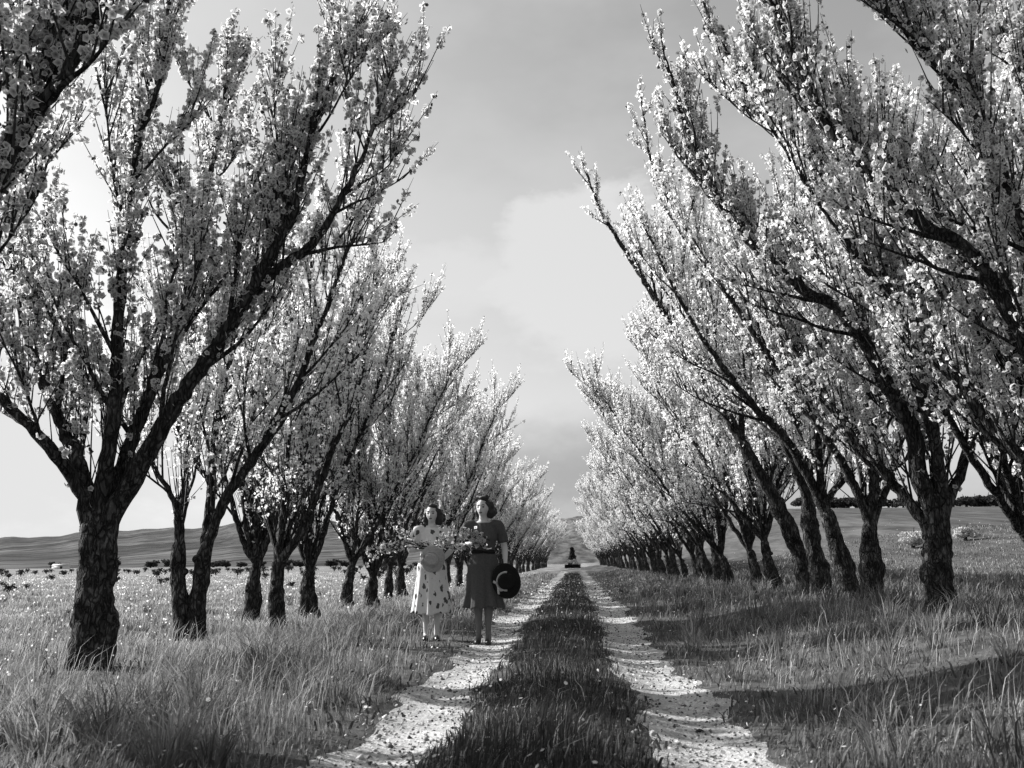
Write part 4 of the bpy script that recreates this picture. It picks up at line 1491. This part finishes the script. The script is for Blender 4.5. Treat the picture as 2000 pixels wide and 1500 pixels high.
    q = np.stack([i + j, i + j2, i + k + j2, i + k + j], -1).reshape(-1, 4)
    o1 = nz_ * k
    a0 = (nz_ - 1) * k
    rim = np.stack([a0 + j[0], a0 + j2[0], o1 + a0 + j2[0], o1 + a0 + j[0]], 1)
    link('skirt', make_mesh('skirt', V, [q, (q + o1)[:, ::-1], rim], None, [dress_mat], True), root)
    mb = MB()
    mb.add(*tube([(0.131 * math.cos(a), 0.101 * math.sin(a) - 0.002, 1.033) for a in np.linspace(0, 2 * np.pi, 41)], 0.022, 8, False, squash=0.6))
    link('belt', mb.mesh('belt', [waist_mat]), bod)
    # face details
    for sx_ in (-1, 1):
        mb = MB()
        mb.add(*ball(tf([(sx_ * 0.030, -0.0795, 0.004)])[0], (0.015, 0.009, 0.009), 12, 8))
        link('eye', mb.mesh('eye', [M_eye]), body_o)
        mb = MB()
        mb.add(*tube(tf([(sx_ * 0.014, -0.092, 0.024), (sx_ * 0.030, -0.090, 0.030), (sx_ * 0.047, -0.079, 0.025)]), [0.0042, 0.0046, 0.003], 6))
        link('eyebrow', mb.mesh('eyebrow', [M_hair]), body_o)
    mb = MB()
    mb.add(*ball(tf([(0, -0.0885, -0.061)])[0], (0.022, 0.010, 0.009), 14, 8))
    link('lips', mb.mesh('lips', [M_lip]), body_o)
    # hair
    mb = MB()
    hair_fn(mb, tf)

    def waves(co):
        a = co * 55
        d = 0.006 * (np.sin(a[:, 0] + 1.3 * np.sin(a[:, 2])) * np.sin(0.8 * a[:, 1] + a[:, 2])) + 0.003 * np.sin(2.3 * a[:, 2] + a[:, 0])
        c_ = np.array(hc)
        return co + unit(co - c_) * d[:, None]
    link('hair', fuse(mb, 0.008, [M_hair], 'hair', 2, waves), root)
    # shoes
    for sx_ in (-1, 1):
        hx = sx_ * legs_apart
        mb = MB()
        mb.add(*tube([(hx * 0.88, 0.048, 0.035 + shoe_h * 0.9), (hx * 0.89, 0.0, 0.036 + shoe_h * 0.65), (hx * 0.93, -0.06, 0.030 + shoe_h * 0.1), (hx * 0.97, -0.12, 0.024), (hx * 1.0, -0.172, 0.018)],
                       [0.030, 0.034, 0.037, 0.036, 0.018], 12))
        mb.add(*tube([(hx * 0.88, 0.042, 0.05 + shoe_h * 0.6), (hx * 0.88, 0.046, 0.0)], [0.026, 0.017], 10))
        link('shoe', mb.mesh('shoe', [M_shoe]), root)
    return root, tf


def hair_a(mb, tf):
    mb.add(*ball(tf([(0, 0.022, 0.030)])[0], (0.082, 0.088, 0.102)))
    for sx_ in (-1, 1):
        w_ = 1.25 if sx_ > 0 else 0.8
        mb.add(*ball(tf([(sx_ * 0.082, 0.025, 0.01)])[0], (0.036 * w_, 0.055, 0.06)))
        mb.add(*ball(tf([(sx_ * 0.090, 0.030, -0.05)])[0], (0.042 * w_, 0.055, 0.06)))
        mb.add(*ball(tf([(sx_ * 0.076, 0.040, -0.095)])[0], (0.040 * w_, 0.048, 0.045)))
    mb.add(*ball(tf([(0.06, 0.075, -0.04)])[0], (0.10, 0.05, 0.085)))
    mb.add(*ball(tf([(0.02, -0.045, 0.098)])[0], (0.055, 0.045, 0.026)))


def hair_b(mb, tf):
    mb.add(*ball(tf([(0, 0.020, 0.034)])[0], (0.080, 0.090, 0.104)))
    mb.add(*ball(tf([(0.02, -0.03, 0.115)])[0], (0.062, 0.055, 0.032)))
    mb.add(*ball(tf([(-0.035, -0.02, 0.120)])[0], (0.040, 0.045, 0.028)))
    for sx_ in (-1, 1):
        w_ = 1.3 if sx_ > 0 else 0.55
        mb.add(*ball(tf([(sx_ * 0.080, 0.030, 0.02)])[0], (0.038 * w_, 0.055, 0.060)))
        mb.add(*ball(tf([(sx_ * 0.088, 0.035, -0.045)])[0], (0.042 * w_, 0.052, 0.052)))
        mb.add(*ball(tf([(sx_ * 0.080, 0.040, -0.085)])[0], (0.036 * w_, 0.045, 0.036)))
    mb.add(*ball(tf([(0.05, 0.078, -0.03)])[0], (0.095, 0.045, 0.08)))


W1 = (-1.77, 12.80)
W2 = (-1.10, 12.46)
z1, z2 = gz(*W1), gz(*W2) + 0.006
arms1 = [((-0.172, 0.005, 1.335), (-0.275, -0.03, 1.09), (-0.085, -0.235, 1.11), (0.95, -0.25, 0.1), (0, 0.6, 0.8), -1),
         ((0.172, 0.005, 1.335), (0.240, -0.03, 1.09), (0.115, -0.215, 0.955), (-0.35, -0.25, -0.9), (-0.3, 0.9, 0.1), -1)]
arms2 = [((-0.172, 0.005, 1.335), (-0.265, -0.06, 1.10), (-0.085, -0.245, 1.13), (0.95, -0.25, 0.1), (0, 0.6, 0.8), -1),
         ((0.172, 0.005, 1.335), (0.245, 0.03, 1.09), (0.262, -0.07, 0.895), (0.12, -0.25, -0.95), (-0.9, 0.3, 0.1), -1)]
woman('dark haired woman in a white floral dress holding blossom, standing in the grass',
      (W1[0], W1[1], z1), 1.0, arms1, R(-12), 0.325, (0.235, 0.19), M_floral, hair_a, M_floral, M_skin, 0.62, 0.02, R(7), 0.075, 3)
woman('woman in a plain dark dress standing in the left rut with an armful of blossom',
      (W2[0], W2[1], z2), 1.045, arms2, R(-14), 0.405, (0.225, 0.18), M_wool, hair_b, M_belt, M_stock, 0.80, 0.05, 0, 0.062, 8)


# ------------------------------------------------------------------ what they hold
def hat(name, label, loc, rx, rz_, crown, dark, mat, tilt, spin, ribbon=None, band=None):
    """wide brimmed hat; its axis (crown) points to local -y"""
    root = link(name, None, None, loc)
    tag(root, label, 'hat', 'hats held by the women')
    root.rotation_euler = (tilt, spin, 0)
    k = 48
    th = np.arange(k) * 2 * np.pi / k
    prof = [(0.0, -crown * 0.86), (0.30, -crown * 0.92), (0.46, -crown), (0.54, -crown * 0.8), (0.57, -crown * 0.3), (0.60, -0.012), (0.75, -0.004), (0.92, 0.006), (1.0, 0.018),
            (0.99, 0.024), (0.90, 0.013), (0.72, 0.003), (0.57, 0.0), (0.54, -crown * 0.3), (0.50, -crown * 0.75), (0.30, -crown * 0.85), (0.0, -crown * 0.8)]
    V = []
    for r_, y_ in prof:
        pinch = 1 - 0.22 * np.abs(np.sin(th)) * (r_ < 0.62) * (r_ > 0.05)
        wv = 0.008 * np.sin(2 * th + 0.6) * (r_ > 0.8)
        V.append(np.stack([rx * r_ * np.cos(th), y_ + wv, rz_ * r_ * pinch * np.sin(th)], 1))
    V = np.concatenate(V)
    i = np.arange(len(prof) - 1)[:, None] * k
    j = np.arange(k)[None]
    j2 = (j + 1) % k
    q = np.stack([i + j, i + j2, i + k + j2, i + k + j], -1).reshape(-1, 4)
    link('brim', make_mesh('brim', V, [q], None, [mat], True), root)
    mb = MB()
    a = np.linspace(*(band or (0, 2 * np.pi)), 40)
    mb.add(*tube(np.stack([rx * 0.60 * np.cos(a), 0 * a - 0.026, rz_ * 0.60 * 0.83 * np.sin(a)], 1), 0.013 if ribbon else 0.007, 8, True))
    link('hat_band', mb.mesh('hat_band', [ribbon or M_belt]), root)
    if ribbon:
        for pts, w_ in (([(-0.62, -0.018, -0.05), (-0.70, -0.045, 0.06), (-0.84, -0.03, 0.16)], 0.026), ([(-0.62, -0.018, -0.10), (-0.60, -0.04, -0.30), (-0.50, -0.02, -0.42), (-0.32, -0.02, -0.40)], 0.024),
                        ([(-0.62, -0.018, -0.12), (-0.66, -0.03, -0.36), (-0.70, -0.02, -0.60)], 0.022), ([(-0.55, -0.03, -0.06), (-0.66, -0.05, -0.10)], 0.03)):
            mb = MB()
            p_ = resample([(x_ * rx, y_, z_ * rz_) for x_, y_, z_ in pts], 0.015)
            mb.add(*tube(p_, w_ * 0.6, 8, True, squash=0.4))
            link('ribbon_bow', mb.mesh('ribbon_bow', [ribbon]), root)
    return root


hat('straw_hat', 'pale wide brimmed straw hat held in front of the white floral dress', (W1[0] + 0.045, W1[1] - 0.30, z1 + 0.985), 0.152, 0.168, 0.085, False, M_straw, R(8), R(20), M_straw)
hat('black_hat', 'black wide brimmed hat with a pale ribbon held beside the dark dress', (W2[0] + 0.285, W2[1] - 0.165, z2 + 0.735), 0.172, 0.210, 0.085, True, M_black, R(4), R(-14), M_ribbon, (1.2, 4.6))


def bough(label, loc, stems, seed, per_m=75, size=1.0):
    g_ = np.random.default_rng(seed)
    root = link('blossom_bough', None, None, loc)
    tag(root, label, 'blossom branch', 'cut blossom boughs carried by the women')
    sites = []
    for s in stems:
        mb = MB()
        p_ = resample(s, 0.03)
        ln = np.linalg.norm(np.diff(p_, axis=0), axis=1).sum()
        mb.add(*tube(p_, np.linspace(0.008, 0.003, len(p_)), 6))
        for _ in range(int(ln * 9)):
            i = int(g_.integers(len(p_) * 0.25, len(p_) - 1))
            w_ = walk(p_[i], unit(unit(p_[i + 1] - p_[i]) + g_.normal(0, 0.6, 3) + [0, 0, 0.3]), g_.uniform(0.06, 0.17), g_, 0.2, 0.1, 0.04)
            mb.add(*tube(w_, 0.002, 4, False))
            sites.extend(w_[1:])
        sites.extend(p_[int(len(p_) * 0.3):][::2])
        link('stem', mb.mesh('stem', [M_twig]), root)
    sites = np.array(sites)
    cnt = g_.integers(3, 8, len(sites))
    idx = np.repeat(np.arange(len(sites)), cnt)
    off = unit(g_.normal(0, 1, (len(idx), 3)))
    c = sites[idx] + off * g_.uniform(0.012, 0.038, (len(idx), 1))
    leaf = g_.uniform(0, 1, len(idx)) < 0.14
    v, t, tn = flowers(c, unit(off + g_.normal(0, 0.5, off.shape)), np.where(leaf, 0.016, g_.uniform(0.013, 0.020, len(idx))) * size, np.where(leaf, 0.05, 0.2), np.where(leaf, 0.07, g_.uniform(0.66, 0.85, len(idx))), True)
    tag(link('blossom', make_mesh('blossom', v, [t], {'tone': tn}, [M_petal]), root), kind='stuff')


bough('long blossom spray reaching out left from the arm of the woman in white', (W1[0], W1[1], z1 + 1.13),
      [[(0.02, -0.26, -0.01), (-0.16, -0.26, 0.02), (-0.34, -0.24, 0.06), (-0.55, -0.2, -0.02), (-0.76, -0.15, -0.20)],
       [(0.04, -0.27, 0.0), (-0.14, -0.30, 0.03), (-0.28, -0.26, 0.16), (-0.40, -0.22, 0.22)],
       [(0.0, -0.26, -0.02), (-0.25, -0.24, 0.0), (-0.42, -0.2, -0.03), (-0.62, -0.18, -0.02)]], 1)
bough('leafy blossom bunch clasped to the chest of the woman in the white floral dress', (W1[0], W1[1], z1 + 1.13),
      [[(-0.16, -0.27, -0.02), (-0.08, -0.29, 0.04), (0.0, -0.26, 0.07)], [(-0.12, -0.28, 0.0), (0.06, -0.27, 0.02), (0.20, -0.22, 0.10), (0.27, -0.18, 0.19)],
       [(-0.12, -0.28, -0.02), (0.08, -0.27, -0.02), (0.26, -0.22, 0.02), (0.36, -0.2, 0.05)]], 2)
bough('armful of white blossom held across the chest of the woman in the dark dress', (W2[0], W2[1], z2 + 1.19),
      [[(0.06, -0.27, -0.03), (-0.06, -0.29, 0.02), (-0.2, -0.28, 0.06), (-0.33, -0.24, -0.02)], [(0.10, -0.27, 0.02), (-0.02, -0.3, 0.09), (-0.14, -0.29, 0.12), (-0.26, -0.26, 0.10)],
       [(0.08, -0.27, -0.05), (-0.1, -0.3, -0.04), (-0.28, -0.27, -0.07), (-0.45, -0.22, -0.06)], [(-0.1, -0.28, -0.02), (0.0, -0.29, -0.03), (0.10, -0.27, -0.07)],
       [(0.02, -0.28, 0.0), (-0.08, -0.31, 0.06), (-0.2, -0.30, 0.15)]], 3, 75, 1.3)
